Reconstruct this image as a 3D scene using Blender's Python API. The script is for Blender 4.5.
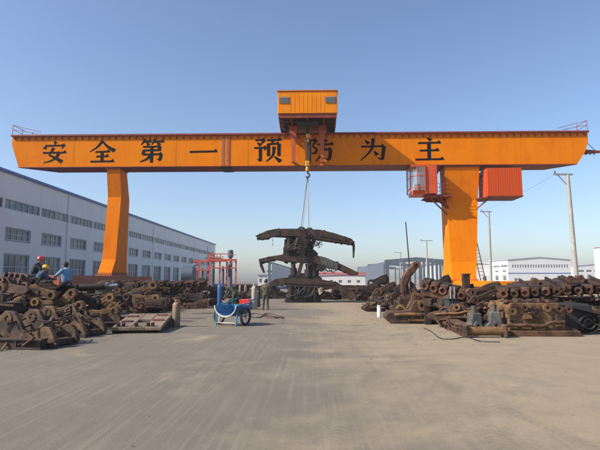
import bpy, bmesh, math, random
import numpy as np
from mathutils import Vector, Matrix, Euler
R = math.radians
rnd = random.Random(7)
for o in list(bpy.data.objects): bpy.data.objects.remove(o)
scene = bpy.context.scene
C = scene.collection

# ------------------------------------------------------------------ camera
F = 500.0; HOR = 279.0; VPX = 313.0; CAMZ = 1.8
PITCH = math.atan((HOR - 225) / F); YAW = math.atan((VPX - 300) / F)
cd = bpy.data.cameras.new('camera'); cam = bpy.data.objects.new('camera', cd); C.objects.link(cam)
cam.location = (0, 0, CAMZ); cam.rotation_euler = (math.pi / 2 + PITCH, 0, YAW)
cd.sensor_width = 36; cd.lens = 36 * F / 600; cd.clip_start = 0.1; cd.clip_end = 6000
scene.camera = cam
CR = Euler(cam.rotation_euler).to_matrix()

# ------------------------------------------------------------------ sky, sun, exposure
SUND = Vector((-1.0, -0.39, 0.80)).normalized()          # towards the sun
elev = math.asin(SUND.z); azim = math.atan2(SUND.x, SUND.y)
w = bpy.data.worlds.new('World'); scene.world = w; w.use_nodes = True
nt = w.node_tree; nt.nodes.clear()
sk = nt.nodes.new('ShaderNodeTexSky'); sk.sky_type = 'NISHITA'; sk.sun_disc = False
sk.sun_elevation = elev; sk.sun_rotation = azim; sk.altitude = 0
sk.air_density = 1.0; sk.dust_density = 1.4; sk.ozone_density = 3.4
bg = nt.nodes.new('ShaderNodeBackground'); bg.inputs[1].default_value = 0.13
ow = nt.nodes.new('ShaderNodeOutputWorld')
tn = nt.nodes.new('ShaderNodeMixRGB'); tn.blend_type = 'MULTIPLY'; tn.inputs[0].default_value = 1; tn.inputs[2].default_value = (1.04, 1.0, 1.0, 1)
nt.links.new(sk.outputs[0], tn.inputs[1]); nt.links.new(tn.outputs[0], bg.inputs[0]); nt.links.new(bg.outputs[0], ow.inputs[0])
sd = bpy.data.lights.new('sun', 'SUN'); sd.energy = 4.7; sd.angle = R(0.5); sd.color = (1, 0.91, 0.78)
sun = bpy.data.objects.new('sun', sd); C.objects.link(sun)
sun.rotation_euler = SUND.to_track_quat('Z', 'Y').to_euler(); sun.location = (-30, -12, 40)
scene.view_settings.view_transform = 'Standard'; scene.view_settings.look = 'None'
scene.view_settings.exposure = 0.55; scene.view_settings.gamma = 1; scene.view_settings.use_curve_mapping = False
scene.render.engine = 'CYCLES'

# ------------------------------------------------------------------ pixel helpers (direction only; depth comes from Y or from the ground)
def ray(px, py):
    return CR @ Vector(((px - 300) / F, (225 - py) / F, -1))
def at(px, py, Y):
    d = ray(px, py); return Vector((0, 0, CAMZ)) + d * (Y / d.y)
def gp(px, py, z=0.0):
    d = ray(px, py); return Vector((0, 0, CAMZ)) + d * ((z - CAMZ) / d.z)

# ------------------------------------------------------------------ materials
def mat(name, col, rough=0.6, metal=0.0, var=None, scale=4.0, bump=0.0, bscale=None, detail=6, rand=0.0, spec=None, thr=(0.35, 0.65), extra=None):
    m = bpy.data.materials.new(name); m.use_nodes = True
    n = m.node_tree; b = n.nodes['Principled BSDF']
    b.inputs['Roughness'].default_value = rough; b.inputs['Metallic'].default_value = metal
    if spec is not None: b.inputs['Specular IOR Level'].default_value = spec
    tc = n.nodes.new('ShaderNodeTexCoord')
    colr = None
    if var:
        nz = n.nodes.new('ShaderNodeTexNoise'); nz.inputs['Scale'].default_value = scale; nz.inputs['Detail'].default_value = detail
        nz.inputs['Roughness'].default_value = 0.65
        vec = tc.outputs['Object']
        if rand:
            oi = n.nodes.new('ShaderNodeObjectInfo')
            ad = n.nodes.new('ShaderNodeVectorMath'); ad.operation = 'MULTIPLY_ADD'
            ad.inputs[1].default_value = (37, 51, 23)
            n.links.new(oi.outputs['Random'], ad.inputs[0]); n.links.new(tc.outputs['Object'], ad.inputs[2]); vec = ad.outputs[0]
        n.links.new(vec, nz.inputs['Vector'])
        cr = n.nodes.new('ShaderNodeValToRGB')
        cols = [col] + list(var)
        k = len(cols)
        el = cr.color_ramp.elements
        while len(el) < k: el.new(0.5)
        for i, c in enumerate(cols):
            el[i].position = thr[0] + (thr[1] - thr[0]) * i / (k - 1); el[i].color = (*c, 1)
        n.links.new(nz.outputs[0], cr.inputs[0]); colr = cr.outputs[0]
        if rand:
            hs = n.nodes.new('ShaderNodeHueSaturation')
            mr = n.nodes.new('ShaderNodeMapRange'); mr.inputs[3].default_value = 1 - rand; mr.inputs[4].default_value = 1 + rand
            n.links.new(oi.outputs['Random'], mr.inputs[0]); n.links.new(mr.outputs[0], hs.inputs['Value'])
            n.links.new(colr, hs.inputs['Color']); colr = hs.outputs[0]
        n.links.new(colr, b.inputs['Base Color'])
    else:
        b.inputs['Base Color'].default_value = (*col, 1)
    if bump:
        nb = n.nodes.new('ShaderNodeTexNoise'); nb.inputs['Scale'].default_value = bscale or scale * 4; nb.inputs['Detail'].default_value = 6
        n.links.new(tc.outputs['Object'], nb.inputs['Vector'])
        bp = n.nodes.new('ShaderNodeBump'); bp.inputs['Strength'].default_value = bump; bp.inputs['Distance'].default_value = 0.03
        n.links.new(nb.outputs[0], bp.inputs['Height']); n.links.new(bp.outputs[0], b.inputs['Normal'])
    return m

def streaks(m, col, amount=0.35, sx=3.0, sz=0.25):
    """vertical run-down dirt streaks mixed into the base colour"""
    n = m.node_tree; b = n.nodes['Principled BSDF']
    tc = n.nodes.new('ShaderNodeTexCoord'); mp = n.nodes.new('ShaderNodeMapping'); mp.inputs['Scale'].default_value = (sx, sx, sz)
    nz = n.nodes.new('ShaderNodeTexNoise'); nz.inputs['Scale'].default_value = 1.0; nz.inputs['Detail'].default_value = 7
    n.links.new(tc.outputs['Object'], mp.inputs[0]); n.links.new(mp.outputs[0], nz.inputs['Vector'])
    mr = n.nodes.new('ShaderNodeMapRange'); mr.inputs[1].default_value = 0.48; mr.inputs[2].default_value = 0.75; mr.inputs[4].default_value = amount
    n.links.new(nz.outputs[0], mr.inputs[0])
    mx = n.nodes.new('ShaderNodeMixRGB'); mx.inputs[2].default_value = (*col, 1)
    src = b.inputs['Base Color']
    if src.is_linked: n.links.new(src.links[0].from_socket, mx.inputs[1])
    else: mx.inputs[1].default_value = src.default_value[:]
    n.links.new(mr.outputs[0], mx.inputs[0]); n.links.new(mx.outputs[0], src)
    return m

def ribs(m, axis=1, period=0.25, strength=0.35, distance=0.02):
    n = m.node_tree; b = n.nodes['Principled BSDF']
    tc = n.nodes.new('ShaderNodeTexCoord'); wv = n.nodes.new('ShaderNodeTexWave'); wv.wave_type = 'BANDS'
    wv.bands_direction = 'XYZ'[axis]; wv.inputs['Scale'].default_value = 0.314 / period
    n.links.new(tc.outputs['Object'], wv.inputs['Vector'])
    bp = n.nodes.new('ShaderNodeBump'); bp.inputs['Strength'].default_value = strength; bp.inputs['Distance'].default_value = distance
    n.links.new(wv.outputs['Fac'], bp.inputs['Height']); n.links.new(bp.outputs[0], b.inputs['Normal'])
    return m

M = {}
M['orange'] = streaks(mat('crane_orange_paint', (0.6542, 0.1736, 0.0010), 0.5, spec=0.03, var=[(0.6861, 0.1936, 0.0015), (0.6224, 0.1534, 0.0010)], scale=0.5, bump=0.08, bscale=1.2), (0.3032, 0.0888, 0.0030), 0.22, 2.2, 0.16)
M['orange2'] = streaks(mat('crane_orange_lighter', (0.6303, 0.1392, 0.0015), 0.5, spec=0.03, var=[(0.6611, 0.1756, 0.0030), (0.5997, 0.1392, 0.0030)], scale=0.7), (0.3229, 0.0848, 0.0030), 0.25, 3.0, 0.3)
M['redorange'] = streaks(mat('cabin_red_orange_paint', (0.5516, 0.0762, 0.0131), 0.4, var=[(0.5080, 0.0653, 0.0131), (0.5806, 0.0944, 0.0145)], scale=0.8), (0.2177, 0.0363, 0.0145), 0.3, 3, 0.3)
M['redprimer'] = mat('red_primer_steel', (0.2184, 0.0353, 0.0151), 0.6, var=[(0.1680, 0.0252, 0.0134), (0.2604, 0.0462, 0.0168)], scale=1.2)
M['sillbrown'] = streaks(mat('dusty_shaded_sill_paint', (0.3528, 0.0840, 0.0252), 0.65, var=[(0.2856, 0.0714, 0.0252), (0.3948, 0.1092, 0.0420)], scale=1.0), (0.1680, 0.1008, 0.0588), 0.5, 2, 0.6)  # reddish brown carries the left sill's shade on orange paint, with dirt streaks
M['ink'] = mat('black_sign_paint', (0.008, 0.008, 0.010), 0.8, spec=0.1)
M['white'] = mat('white_paint', (0.6300, 0.6300, 0.6216), 0.5)
M['glass'] = mat('dark_window_glass', (0.035, 0.045, 0.05), 0.08, spec=0.6)
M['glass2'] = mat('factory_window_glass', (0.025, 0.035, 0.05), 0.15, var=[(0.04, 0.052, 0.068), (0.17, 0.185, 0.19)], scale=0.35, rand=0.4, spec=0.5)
M['cabglass'] = mat('clear_cabin_glass', (0.25, 0.3, 0.32), 0.05); M['cabglass'].node_tree.nodes['Principled BSDF'].inputs['Alpha'].default_value = 0.35
M['vent'] = mat('grey_louvre', (0.13, 0.14, 0.15), 0.6)
M['dark'] = mat('black_iron', (0.022, 0.02, 0.019), 0.6, var=[(0.03, 0.026, 0.022), (0.015, 0.014, 0.014)], scale=5)
M['wire'] = mat('steel_wire_rope', (0.10, 0.09, 0.08), 0.5, metal=0.5)
M['yellow'] = mat('yellow_hook_paint', (0.5040, 0.2688, 0.0134), 0.4, var=[(0.4704, 0.2352, 0.0134), (0.2688, 0.1344, 0.0134)], scale=6)
M['wall'] = streaks(mat('pale_wall_cladding', (0.68, 0.665, 0.655), 0.6, var=[(0.65, 0.635, 0.625), (0.71, 0.69, 0.675)], scale=0.12), (0.4, 0.42, 0.45), 0.25, 1.0, 0.06)
ribs(M['wall'], 1, 0.6, 0.25, 0.02)
M['blue_trim'] = mat('blue_eaves_trim', (0.03, 0.10, 0.36), 0.5)
M['frame'] = mat('white_window_frame', (0.42, 0.44, 0.48), 0.5)
M['blueframe'] = mat('blue_window_surround', (0.20, 0.24, 0.34), 0.5)
M['whitewall'] = streaks(mat('white_warehouse_wall', (0.6552, 0.6552, 0.6468), 0.6, var=[(0.6300, 0.6384, 0.6384), (0.6720, 0.6720, 0.6552)], scale=0.1), (0.5040, 0.5040, 0.4872), 0.25, 0.6, 0.05)
M['roofgrey'] = mat('grey_metal_roof', (0.3780, 0.4032, 0.4368), 0.5)
M['redtrim'] = mat('red_roof_trim', (0.55, 0.06, 0.05), 0.5)
M['steelblue'] = mat('blue_grey_steel', (0.0924, 0.1176, 0.1596), 0.55, var=[(0.0840, 0.1092, 0.1428), (0.1176, 0.1428, 0.1848)], scale=0.6)
M['tank'] = mat('tank_blue_grey', (0.06, 0.09, 0.13), 0.5)
M['frame_red'] = mat('red_steel_frame', (0.5208, 0.0840, 0.0504), 0.6, var=[(0.4620, 0.0672, 0.0420), (0.5544, 0.1344, 0.0840)], scale=2)
M['concrete'] = mat('concrete_pole', (0.3528, 0.3444, 0.3276), 0.8, var=[(0.3024, 0.2940, 0.2772), (0.4032, 0.3864, 0.3696)], scale=3)
M['galv'] = mat('galvanised_steel', (0.30, 0.31, 0.32), 0.45, metal=0.4)
# scrap
rk = dict(rough=0.75, bump=0.35, bscale=40, rand=0.3)
M['rust'] = mat('rust_brown', (0.0185, 0.0106, 0.0061), var=[(0.0609, 0.0269, 0.0114), (0.1155, 0.0563, 0.0242), (0.1645, 0.0913, 0.0397)], scale=3.2, thr=(0.39, 0.74), **rk)
M['rust_dark'] = mat('rust_dark', (0.0078, 0.0049, 0.0030), var=[(0.0264, 0.0120, 0.0056), (0.0496, 0.0233, 0.0106), (0.0760, 0.0359, 0.0152)], scale=3.5, thr=(0.41, 0.77), **rk)
M['ochre'] = mat('ochre_worn_paint', (0.0378, 0.0190, 0.0096), var=[(0.1308, 0.0636, 0.0217), (0.2072, 0.1087, 0.0369), (0.2283, 0.1271, 0.0478)], scale=3.0, thr=(0.37, 0.72), **rk)
M['rust_mid'] = mat('rust_mid_brown', (0.012, 0.008, 0.006), var=[(0.038, 0.021, 0.011), (0.085, 0.045, 0.02), (0.15, 0.085, 0.035)], scale=4.0, thr=(0.36, 0.70), **rk)
M['redrust'] = mat('red_brown_rust', (0.0277, 0.0109, 0.0076), var=[(0.0941, 0.0336, 0.0168), (0.1445, 0.0554, 0.0277), (0.1000, 0.0554, 0.0336)], scale=3.0, thr=(0.39, 0.72), **rk)
M['rustlight'] = mat('orange_brown_rust', (0.0375, 0.0203, 0.0112), var=[(0.1125, 0.0562, 0.0225), (0.1575, 0.0863, 0.0360), (0.1800, 0.1050, 0.0488)], scale=3.0, thr=(0.3, 0.7), **rk)
M['maroon'] = mat('maroon_plate', (0.042, 0.015, 0.013), var=[(0.070, 0.027, 0.020), (0.084, 0.038, 0.028)], scale=2.5, **rk)
M['greysteel'] = mat('grey_worn_steel', (0.0282, 0.0270, 0.0259), var=[(0.0752, 0.0729, 0.0706), (0.1129, 0.1035, 0.0894)], scale=4, thr=(0.3, 0.7), **rk)
M['dustplate'] = mat('dusty_brown_plate', (0.0932, 0.0605, 0.0412), var=[(0.1714, 0.1218, 0.0857), (0.2218, 0.1714, 0.1285)], scale=3, thr=(0.3, 0.7), **rk)
M['coal'] = mat('coal_black_steel', (0.0059, 0.0047, 0.0047), var=[(0.0123, 0.0094, 0.0076), (0.0265, 0.0176, 0.0123), (0.0388, 0.0265, 0.0176)], scale=2.6, thr=(0.42, 0.77), **rk)
def tan_tops(m, amount=0.55):  # tan mixed into faces that point up, broken up by noise
    n = m.node_tree; b = n.nodes['Principled BSDF']; L = n.links.new
    ge = n.nodes.new('ShaderNodeNewGeometry'); sp = n.nodes.new('ShaderNodeSeparateXYZ'); L(ge.outputs['True Normal'], sp.inputs[0])
    mr = n.nodes.new('ShaderNodeMapRange'); mr.inputs[1].default_value = 0.45; mr.inputs[2].default_value = 0.95; mr.inputs[4].default_value = amount; L(sp.outputs[2], mr.inputs[0])
    nz = n.nodes.new('ShaderNodeTexNoise'); nz.inputs['Scale'].default_value = 5; nz.inputs['Detail'].default_value = 6; L(ge.outputs['Position'], nz.inputs['Vector'])
    m2 = n.nodes.new('ShaderNodeMapRange'); m2.inputs[1].default_value = 0.4; m2.inputs[2].default_value = 0.62; L(nz.outputs[0], m2.inputs[0])
    mu = n.nodes.new('ShaderNodeMath'); mu.operation = 'MULTIPLY'; L(mr.outputs[0], mu.inputs[0]); L(m2.outputs[0], mu.inputs[1])
    mx = n.nodes.new('ShaderNodeMixRGB'); mx.inputs[2].default_value = (0.21, 0.155, 0.10, 1); L(b.inputs['Base Color'].links[0].from_socket, mx.inputs[1]); L(mu.outputs[0], mx.inputs[0]); L(mx.outputs[0], b.inputs['Base Color'])
for k_ in ('rust', 'rust_dark', 'ochre', 'redrust', 'maroon', 'greysteel', 'dustplate'): tan_tops(M[k_], 0.42 if k_ != 'rust_dark' else 0.22)
M['coalrust'] = mat('sooty_rust_plate', (0.0113, 0.0066, 0.0042), var=[(0.0320, 0.0162, 0.0087), (0.0528, 0.0276, 0.0150), (0.0377, 0.0228, 0.0137)], scale=2.4, thr=(0.39, 0.74), **rk)
M['chrome'] = mat('dull_chrome_rod', (0.5, 0.5, 0.5), 0.3, metal=0.9)
M['rubber'] = mat('black_rubber', (0.018, 0.018, 0.018), 0.75)
M['hose'] = mat('black_hose', (0.02, 0.02, 0.02), 0.6)
M['cart_blue'] = streaks(mat('cart_blue_paint', (0.0138, 0.1515, 0.3168), 0.45, var=[(0.0207, 0.1860, 0.3582), (0.0138, 0.1102, 0.2480)], scale=5), (0.1722, 0.1378, 0.0964), 0.35, 5, 3)
M['cream'] = mat('worn_cream_edge', (0.5, 0.46, 0.38), 0.7, var=[(0.55, 0.5, 0.42), (0.3, 0.26, 0.2)], scale=9)
M['gas_blue'] = mat('blue_cylinder_paint', (0.0168, 0.0924, 0.2856), 0.4, var=[(0.0252, 0.1176, 0.3360), (0.0168, 0.0672, 0.2016)], scale=7)
M['gas_brown'] = mat('tan_cylinder_paint', (0.1680, 0.1092, 0.0714), 0.6, var=[(0.2352, 0.1596, 0.1092), (0.1176, 0.0672, 0.0420)], scale=7)
M['gas_grey'] = mat('grey_cylinder_paint', (0.3024, 0.2856, 0.2520), 0.6, var=[(0.3528, 0.3360, 0.3024), (0.2016, 0.1848, 0.1596)], scale=7)
M['redbox'] = mat('red_welder_paint', (0.5880, 0.0252, 0.0252), 0.4, var=[(0.6300, 0.0336, 0.0294), (0.4200, 0.0252, 0.0252)], scale=6)
M['cabinet'] = mat('dark_green_cabinet', (0.0245, 0.0350, 0.0315), 0.5, var=[(0.0350, 0.0455, 0.0420), (0.0210, 0.0280, 0.0245)], scale=5)
M['skin'] = mat('skin', (0.36, 0.20, 0.13), 0.6)
M['hair'] = mat('black_hair', (0.012, 0.011, 0.011), 0.6)
M['boots'] = mat('dark_boots', (0.02, 0.018, 0.016), 0.6)
def cloth(name, c): return mat(name, c, 0.9, var=[tuple(v * 1.25 for v in c), tuple(v * 0.75 for v in c)], scale=9, bump=0.5, bscale=14)
M['jk_dark'] = cloth('dark_green_jacket', (0.018, 0.026, 0.028)); M['jk_navy'] = cloth('navy_jacket', (0.03, 0.055, 0.12))
M['jk_blue'] = cloth('faded_blue_jacket', (0.1190, 0.2295, 0.3570)); M['jk_olive'] = cloth('olive_jacket', (0.0723, 0.0638, 0.0382))
M['jk_camo'] = mat('camouflage_cloth', (0.0185, 0.0252, 0.0185), 0.9, var=[(0.0420, 0.0588, 0.0378), (0.0840, 0.0924, 0.0672), (0.0252, 0.0336, 0.0252)], scale=9, detail=2, thr=(0.38, 0.62))
M['tr_dark'] = cloth('dark_trousers', (0.02, 0.021, 0.025)); M['tr_olive'] = cloth('olive_trousers', (0.06, 0.055, 0.037))
M['hat_red'] = mat('red_helmet', (0.62, 0.03, 0.03), 0.35); M['hat_yel'] = mat('yellow_helmet', (0.80, 0.42, 0.01), 0.35); M['hat_dark'] = mat('dark_cap', (0.02, 0.02, 0.025), 0.8)

def ground_material():
    m = bpy.data.materials.new('dusty_concrete_yard'); m.use_nodes = True
    n = m.node_tree; b = n.nodes['Principled BSDF']; b.inputs['Roughness'].default_value = 0.9; b.inputs['Specular IOR Level'].default_value = 0.25
    L = n.links.new
    ge = n.nodes.new('ShaderNodeNewGeometry'); sep = n.nodes.new('ShaderNodeSeparateXYZ'); L(ge.outputs['Position'], sep.inputs[0])
    def noise(scale, detail=6, vec=None, rough=0.6, dist=0.0):
        z = n.nodes.new('ShaderNodeTexNoise'); z.inputs['Scale'].default_value = scale; z.inputs['Detail'].default_value = detail; z.inputs['Roughness'].default_value = rough
        z.inputs['Distortion'].default_value = dist
        L(vec or ge.outputs['Position'], z.inputs['Vector']); return z.outputs[0]
    def rng(v, a, b_, c=0.0, d=1.0):
        r = n.nodes.new('ShaderNodeMapRange'); L(v, r.inputs[0]); r.inputs[1].default_value = a; r.inputs[2].default_value = b_; r.inputs[3].default_value = c; r.inputs[4].default_value = d; return r.outputs[0]
    def mix(f, a, b_, typ='MIX'):
        x = n.nodes.new('ShaderNodeMixRGB'); x.blend_type = typ
        if isinstance(f, float): x.inputs[0].default_value = f
        else: L(f, x.inputs[0])
        for i, q in ((1, a), (2, b_)):
            if isinstance(q, tuple): x.inputs[i].default_value = (*q, 1)
            else: L(q, x.inputs[i])
        return x.outputs[0]
    def math_(op, a, b_):
        x = n.nodes.new('ShaderNodeMath'); x.operation = op
        for i, q in ((0, a), (1, b_)):
            if isinstance(q, (int, float)): x.inputs[i].default_value = q
            else: L(q, x.inputs[i])
        return x.outputs[0]
    # sand blown over the right-hand side and worn by traffic on the left
    sx = rng(math_('ADD', sep.outputs[0], math_('MULTIPLY', sep.outputs[1], 0.06)), -0.8, 4.2); big = noise(0.2, 6, rough=0.65, dist=0.9); med = noise(0.7, 7, rough=0.65)
    f = math_('ADD', sx, math_('MULTIPLY', math_('SUBTRACT', big, 0.5), 3.2))
    f = math_('ADD', f, math_('MULTIPLY', math_('SUBTRACT', med, 0.5), 1.2))
    sand = rng(f, 0.2, 0.8)
    conc = mix(rng(med, 0.3, 0.7), (0.128, 0.118, 0.105), (0.205, 0.188, 0.166))
    conc = mix(rng(big, 0.35, 0.65), conc, mix(0.6, conc, (0.105, 0.094, 0.080)))
    sandc = mix(rng(noise(1.6, 8), 0.3, 0.7), (0.345, 0.272, 0.186), (0.445, 0.358, 0.252))
    col = mix(sand, conc, sandc)
    # wheel streaks: noise stretched along two lanes of travel
    brk = rng(noise(0.55, 5, dist=1.0), 0.38, 0.62)
    def lanes(angle, sc):
        mp = n.nodes.new('ShaderNodeMapping'); mp.inputs['Rotation'].default_value = (0, 0, R(angle)); mp.inputs['Scale'].default_value = sc
        L(ge.outputs['Position'], mp.inputs[0]); return noise(1.0, 8, mp.outputs[0], 0.7)
    s1 = rng(lanes(-22, (7, 0.22, 1)), 0.46, 0.64)
    col = mix(math_('MULTIPLY', math_('MULTIPLY', math_('MULTIPLY', s1, brk), rng(sand, 0.0, 1.0, 1.0, 0.3)), 0.7), col, (0.115, 0.104, 0.090))
    s2 = rng(lanes(-9, (13, 0.3, 1)), 0.50, 0.62)
    col = mix(math_('MULTIPLY', math_('MULTIPLY', s2, rng(noise(0.4, 5, dist=.8), 0.32, 0.55)), 0.42), col, (0.345, 0.305, 0.25))
    s3 = rng(lanes(14, (10, 1.0, 1)), 0.52, 0.70)
    col = mix(math_('MULTIPLY', math_('MULTIPLY', s3, brk), 0.25), col, (0.19, 0.165, 0.135))
    # damp/oil stains
    st = rng(noise(0.42, 6, dist=1.2), 0.60, 0.72); col = mix(math_('MULTIPLY', st, 0.22), col, (0.15, 0.135, 0.117))
    pale = rng(noise(0.33, 7, dist=0.9, rough=0.7), 0.58, 0.68); col = mix(math_('MULTIPLY', pale, 0.45), col, (0.30, 0.268, 0.230))
    # tyre tracks with tread bars
    def track(x0, slope, halfw, amt, colr):
        nonlocal col
        wob = math_('MULTIPLY', math_('SUBTRACT', noise(0.25, 2), 0.5), 1.2)
        u = math_('SUBTRACT', math_('SUBTRACT', sep.outputs[0], math_('MULTIPLY', sep.outputs[1], slope)), math_('ADD', wob, x0))
        band = rng(math_('ABSOLUTE', u, 0), halfw, halfw * .8)
        ph = math_('ADD', math_('MULTIPLY', sep.outputs[1], 48.0), math_('MULTIPLY', math_('ABSOLUTE', u, 0), 40.0))
        bars = rng(math_('SINE', ph, 0), -0.2, 0.5)
        msk = math_('MULTIPLY', math_('MULTIPLY', band, math_('ADD', math_('MULTIPLY', bars, 0.7), 0.3)), rng(noise(0.6, 4), 0.40, 0.60))
        col = mix(math_('MULTIPLY', msk, amt), col, colr)
    for x0, sl_, hw in ((-3.6, .33, .13), (-2.1, .33, .13), (1.5, .10, .16), (-0.3, .10, .16), (4.2, -.20, .14), (-5.8, .42, .12)): track(x0, sl_, hw, .42, (0.125, 0.112, 0.095))
    for x0, sl_, hw in ((0.6, .02, .14), (2.4, .02, .14), (-1.2, .22, .12)): track(x0, sl_, hw, .4, (0.37, 0.32, 0.26))
    mid = noise(9, 7, rough=0.75); col = mix(rng(mid, 0.3, 0.7, 0.0, 0.30), col, (0.16, 0.142, 0.12))
    fine = noise(34, 8, rough=0.8); col = mix(rng(fine, 0.35, 0.7, 0.0, 0.42), col, (0.12, 0.11, 0.10))
    grit = noise(130, 4, rough=0.8); col = mix(rng(grit, 0.4, 0.7, 0.0, 0.25), col, (0.36, 0.315, 0.255)); col = mix(rng(grit, 0.5, 0.25, 0.0, 0.4), col, (0.09, 0.08, 0.07))
    spk = noise(90, 3); col = mix(rng(spk, 0.66, 0.72, 0, 0.5), col, (0.10, 0.095, 0.09))
    g2 = noise(58, 6, rough=0.85); col = mix(rng(g2, 0.42, 0.62, 0.0, 0.22), col, (0.36, 0.31, 0.24)); col = mix(rng(g2, 0.46, 0.30, 0.0, 0.35), col, (0.10, 0.088, 0.072))
    col = mix(1.0, col, (0.90, 0.885, 0.825), 'MULTIPLY')
    L(col, b.inputs['Base Color'])
    bh = math_('ADD', math_('MULTIPLY', fine, 0.014), math_('ADD', math_('MULTIPLY', mid, 0.02), math_('MULTIPLY', med, 0.04)))
    bp = n.nodes.new('ShaderNodeBump'); bp.inputs['Strength'].default_value = 0.6; bp.inputs['Distance'].default_value = 0.5
    L(bh, bp.inputs['Height']); L(bp.outputs[0], b.inputs['Normal'])
    return m
M['ground'] = ground_material()

# ------------------------------------------------------------------ mesh builder
class MB:
    def __init__(s): s.v = []; s.f = []
    def add(s, vs, fs):
        o = len(s.v); s.v += [tuple(v) for v in vs]; s.f += [tuple(i + o for i in f) for f in fs]; return s
    def box(s, x0, x1, y0, y1, z0, z1):
        vs = [(x, y, z) for z in (z0, z1) for y in (y0, y1) for x in (x0, x1)]
        return s.add(vs, [(0, 2, 3, 1), (4, 5, 7, 6), (0, 1, 5, 4), (1, 3, 7, 5), (3, 2, 6, 7), (2, 0, 4, 6)])
    def hexa(s, lo, hi):          # lo / hi: four corners each, same winding
        return s.add(list(lo) + list(hi), [(3, 2, 1, 0), (4, 5, 6, 7), (0, 1, 5, 4), (1, 2, 6, 5), (2, 3, 7, 6), (3, 0, 4, 7)])
    def prism(s, pts, y0, y1, axis='y'):      # outline (a,b) extruded
        k = len(pts)
        if axis == 'y': mk = lambda a, b, t: (a, t, b)
        elif axis == 'x': mk = lambda a, b, t: (t, a, b)
        else: mk = lambda a, b, t: (a, b, t)
        vs = [mk(a, b, y0) for a, b in pts] + [mk(a, b, y1) for a, b in pts]
        fs = [tuple(range(k)), tuple(range(2 * k - 1, k - 1, -1))] + [(i, k + i, k + (i + 1) % k, (i + 1) % k) for i in range(k)]
        return s.add(vs, fs)
    def bar(s, a, b, w, h=None, up=(0, 0, 1)):
        a = Vector(a); b = Vector(b); h = h or w; d = (b - a).normalized(); u = Vector(up)
        if abs(d.dot(u)) > 0.98: u = Vector((0, 1, 0))
        x = d.cross(u).normalized() * w / 2; z = x.cross(d).normalized() * h / 2
        return s.hexa([a - x - z, a + x - z, a + x + z, a - x + z], [b - x - z, b + x - z, b + x + z, b - x + z])
    def tube(s, pts, rs, n=10, cap=True):
        pts = [Vector(p) for p in pts]
        if not isinstance(rs, (list, tuple)): rs = [rs] * len(pts)
        o = len(s.v); ref = None
        for i, p in enumerate(pts):
            d = (pts[min(i + 1, len(pts) - 1)] - pts[max(i - 1, 0)]).normalized()
            if ref is None: ref = Vector((0, 0, 1)) if abs(d.z) < 0.9 else Vector((1, 0, 0))
            x = d.cross(ref).normalized(); y = x.cross(d).normalized(); ref = y
            for k in range(n):
                t = 2 * math.pi * k / n; s.v.append(tuple(p + (x * math.cos(t) + y * math.sin(t)) * rs[i]))
        for i in range(len(pts) - 1):
            for k in range(n):
                a = o + i * n + k; b = o + i * n + (k + 1) % n; s.f.append((a, b, b + n, a + n))
        if cap:
            s.f.append(tuple(o + k for k in range(n))[::-1]); e = o + (len(pts) - 1) * n; s.f.append(tuple(e + k for k in range(n)))
        return s
    def lathe(s, prof, c=(0, 0, 0), n=16):     # profile (r,z)
        o = len(s.v)
        for r, z in prof:
            for k in range(n):
                t = 2 * math.pi * k / n; s.v.append((c[0] + r * math.cos(t), c[1] + r * math.sin(t), c[2] + z))
        for i in range(len(prof) - 1):
            for k in range(n):
                a = o + i * n + k; b = o + i * n + (k + 1) % n; s.f.append((a, b, b + n, a + n))
        s.f.append(tuple(o + k for k in range(n))[::-1]); e = o + (len(prof) - 1) * n; s.f.append(tuple(e + k for k in range(n)))
        return s
    def ring(s, cx, cz, ri, ro, y0, y1, n=18):       # ring whose hole runs along y
        o = len(s.v)
        for (r, y) in ((ri, y0), (ro, y0), (ro, y1), (ri, y1)):
            for k in range(n):
                t = 2 * math.pi * k / n; s.v.append((cx + r * math.cos(t), y, cz + r * math.sin(t)))
        for q in range(4):
            for k in range(n):
                a = o + q * n + k; b = o + q * n + (k + 1) % n; q2 = o + ((q + 1) % 4) * n
                s.f.append((a, b, q2 + (k + 1) % n, q2 + k))
        return s
    def ball(s, c, r, n=10, m=7):
        if not isinstance(r, (tuple, list)): r = (r, r, r)
        o = len(s.v); c = Vector(c)
        for i in range(1, m):
            p = math.pi * i / m
            for k in range(n):
                t = 2 * math.pi * k / n; s.v.append((c.x + r[0] * math.sin(p) * math.cos(t), c.y + r[1] * math.sin(p) * math.sin(t), c.z + r[2] * math.cos(p)))
        top = len(s.v); s.v.append((c.x, c.y, c.z + r[2])); s.v.append((c.x, c.y, c.z - r[2]))
        for i in range(m - 2):
            for k in range(n):
                a = o + i * n + k; b = o + i * n + (k + 1) % n; s.f.append((a, a + n, b + n, b))
        for k in range(n):
            s.f.append((top, o + k, o + (k + 1) % n)); e = o + (m - 2) * n; s.f.append((top + 1, e + (k + 1) % n, e + k))
        return s
    def mesh(s, name, m, bevel=0.0, smooth=False):
        me = bpy.data.meshes.new(name); me.from_pydata(s.v, [], s.f)
        bm = bmesh.new(); bm.from_mesh(me)
        bmesh.ops.recalc_face_normals(bm, faces=bm.faces)
        if bevel:
            ed = [e for e in bm.edges if len(e.link_faces) == 2 and e.calc_face_angle(0) > 0.6]
            bmesh.ops.bevel(bm, geom=ed, offset=bevel, segments=1, affect='EDGES', clamp_overlap=True)
        if smooth:
            for f in bm.faces: f.smooth = True
            for e in bm.edges:
                if len(e.link_faces) == 2 and e.calc_face_angle(0) > 0.7: e.smooth = False
        bm.to_mesh(me); bm.free()
        if m: me.materials.append(M[m] if isinstance(m, str) else m)
        return me
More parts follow.
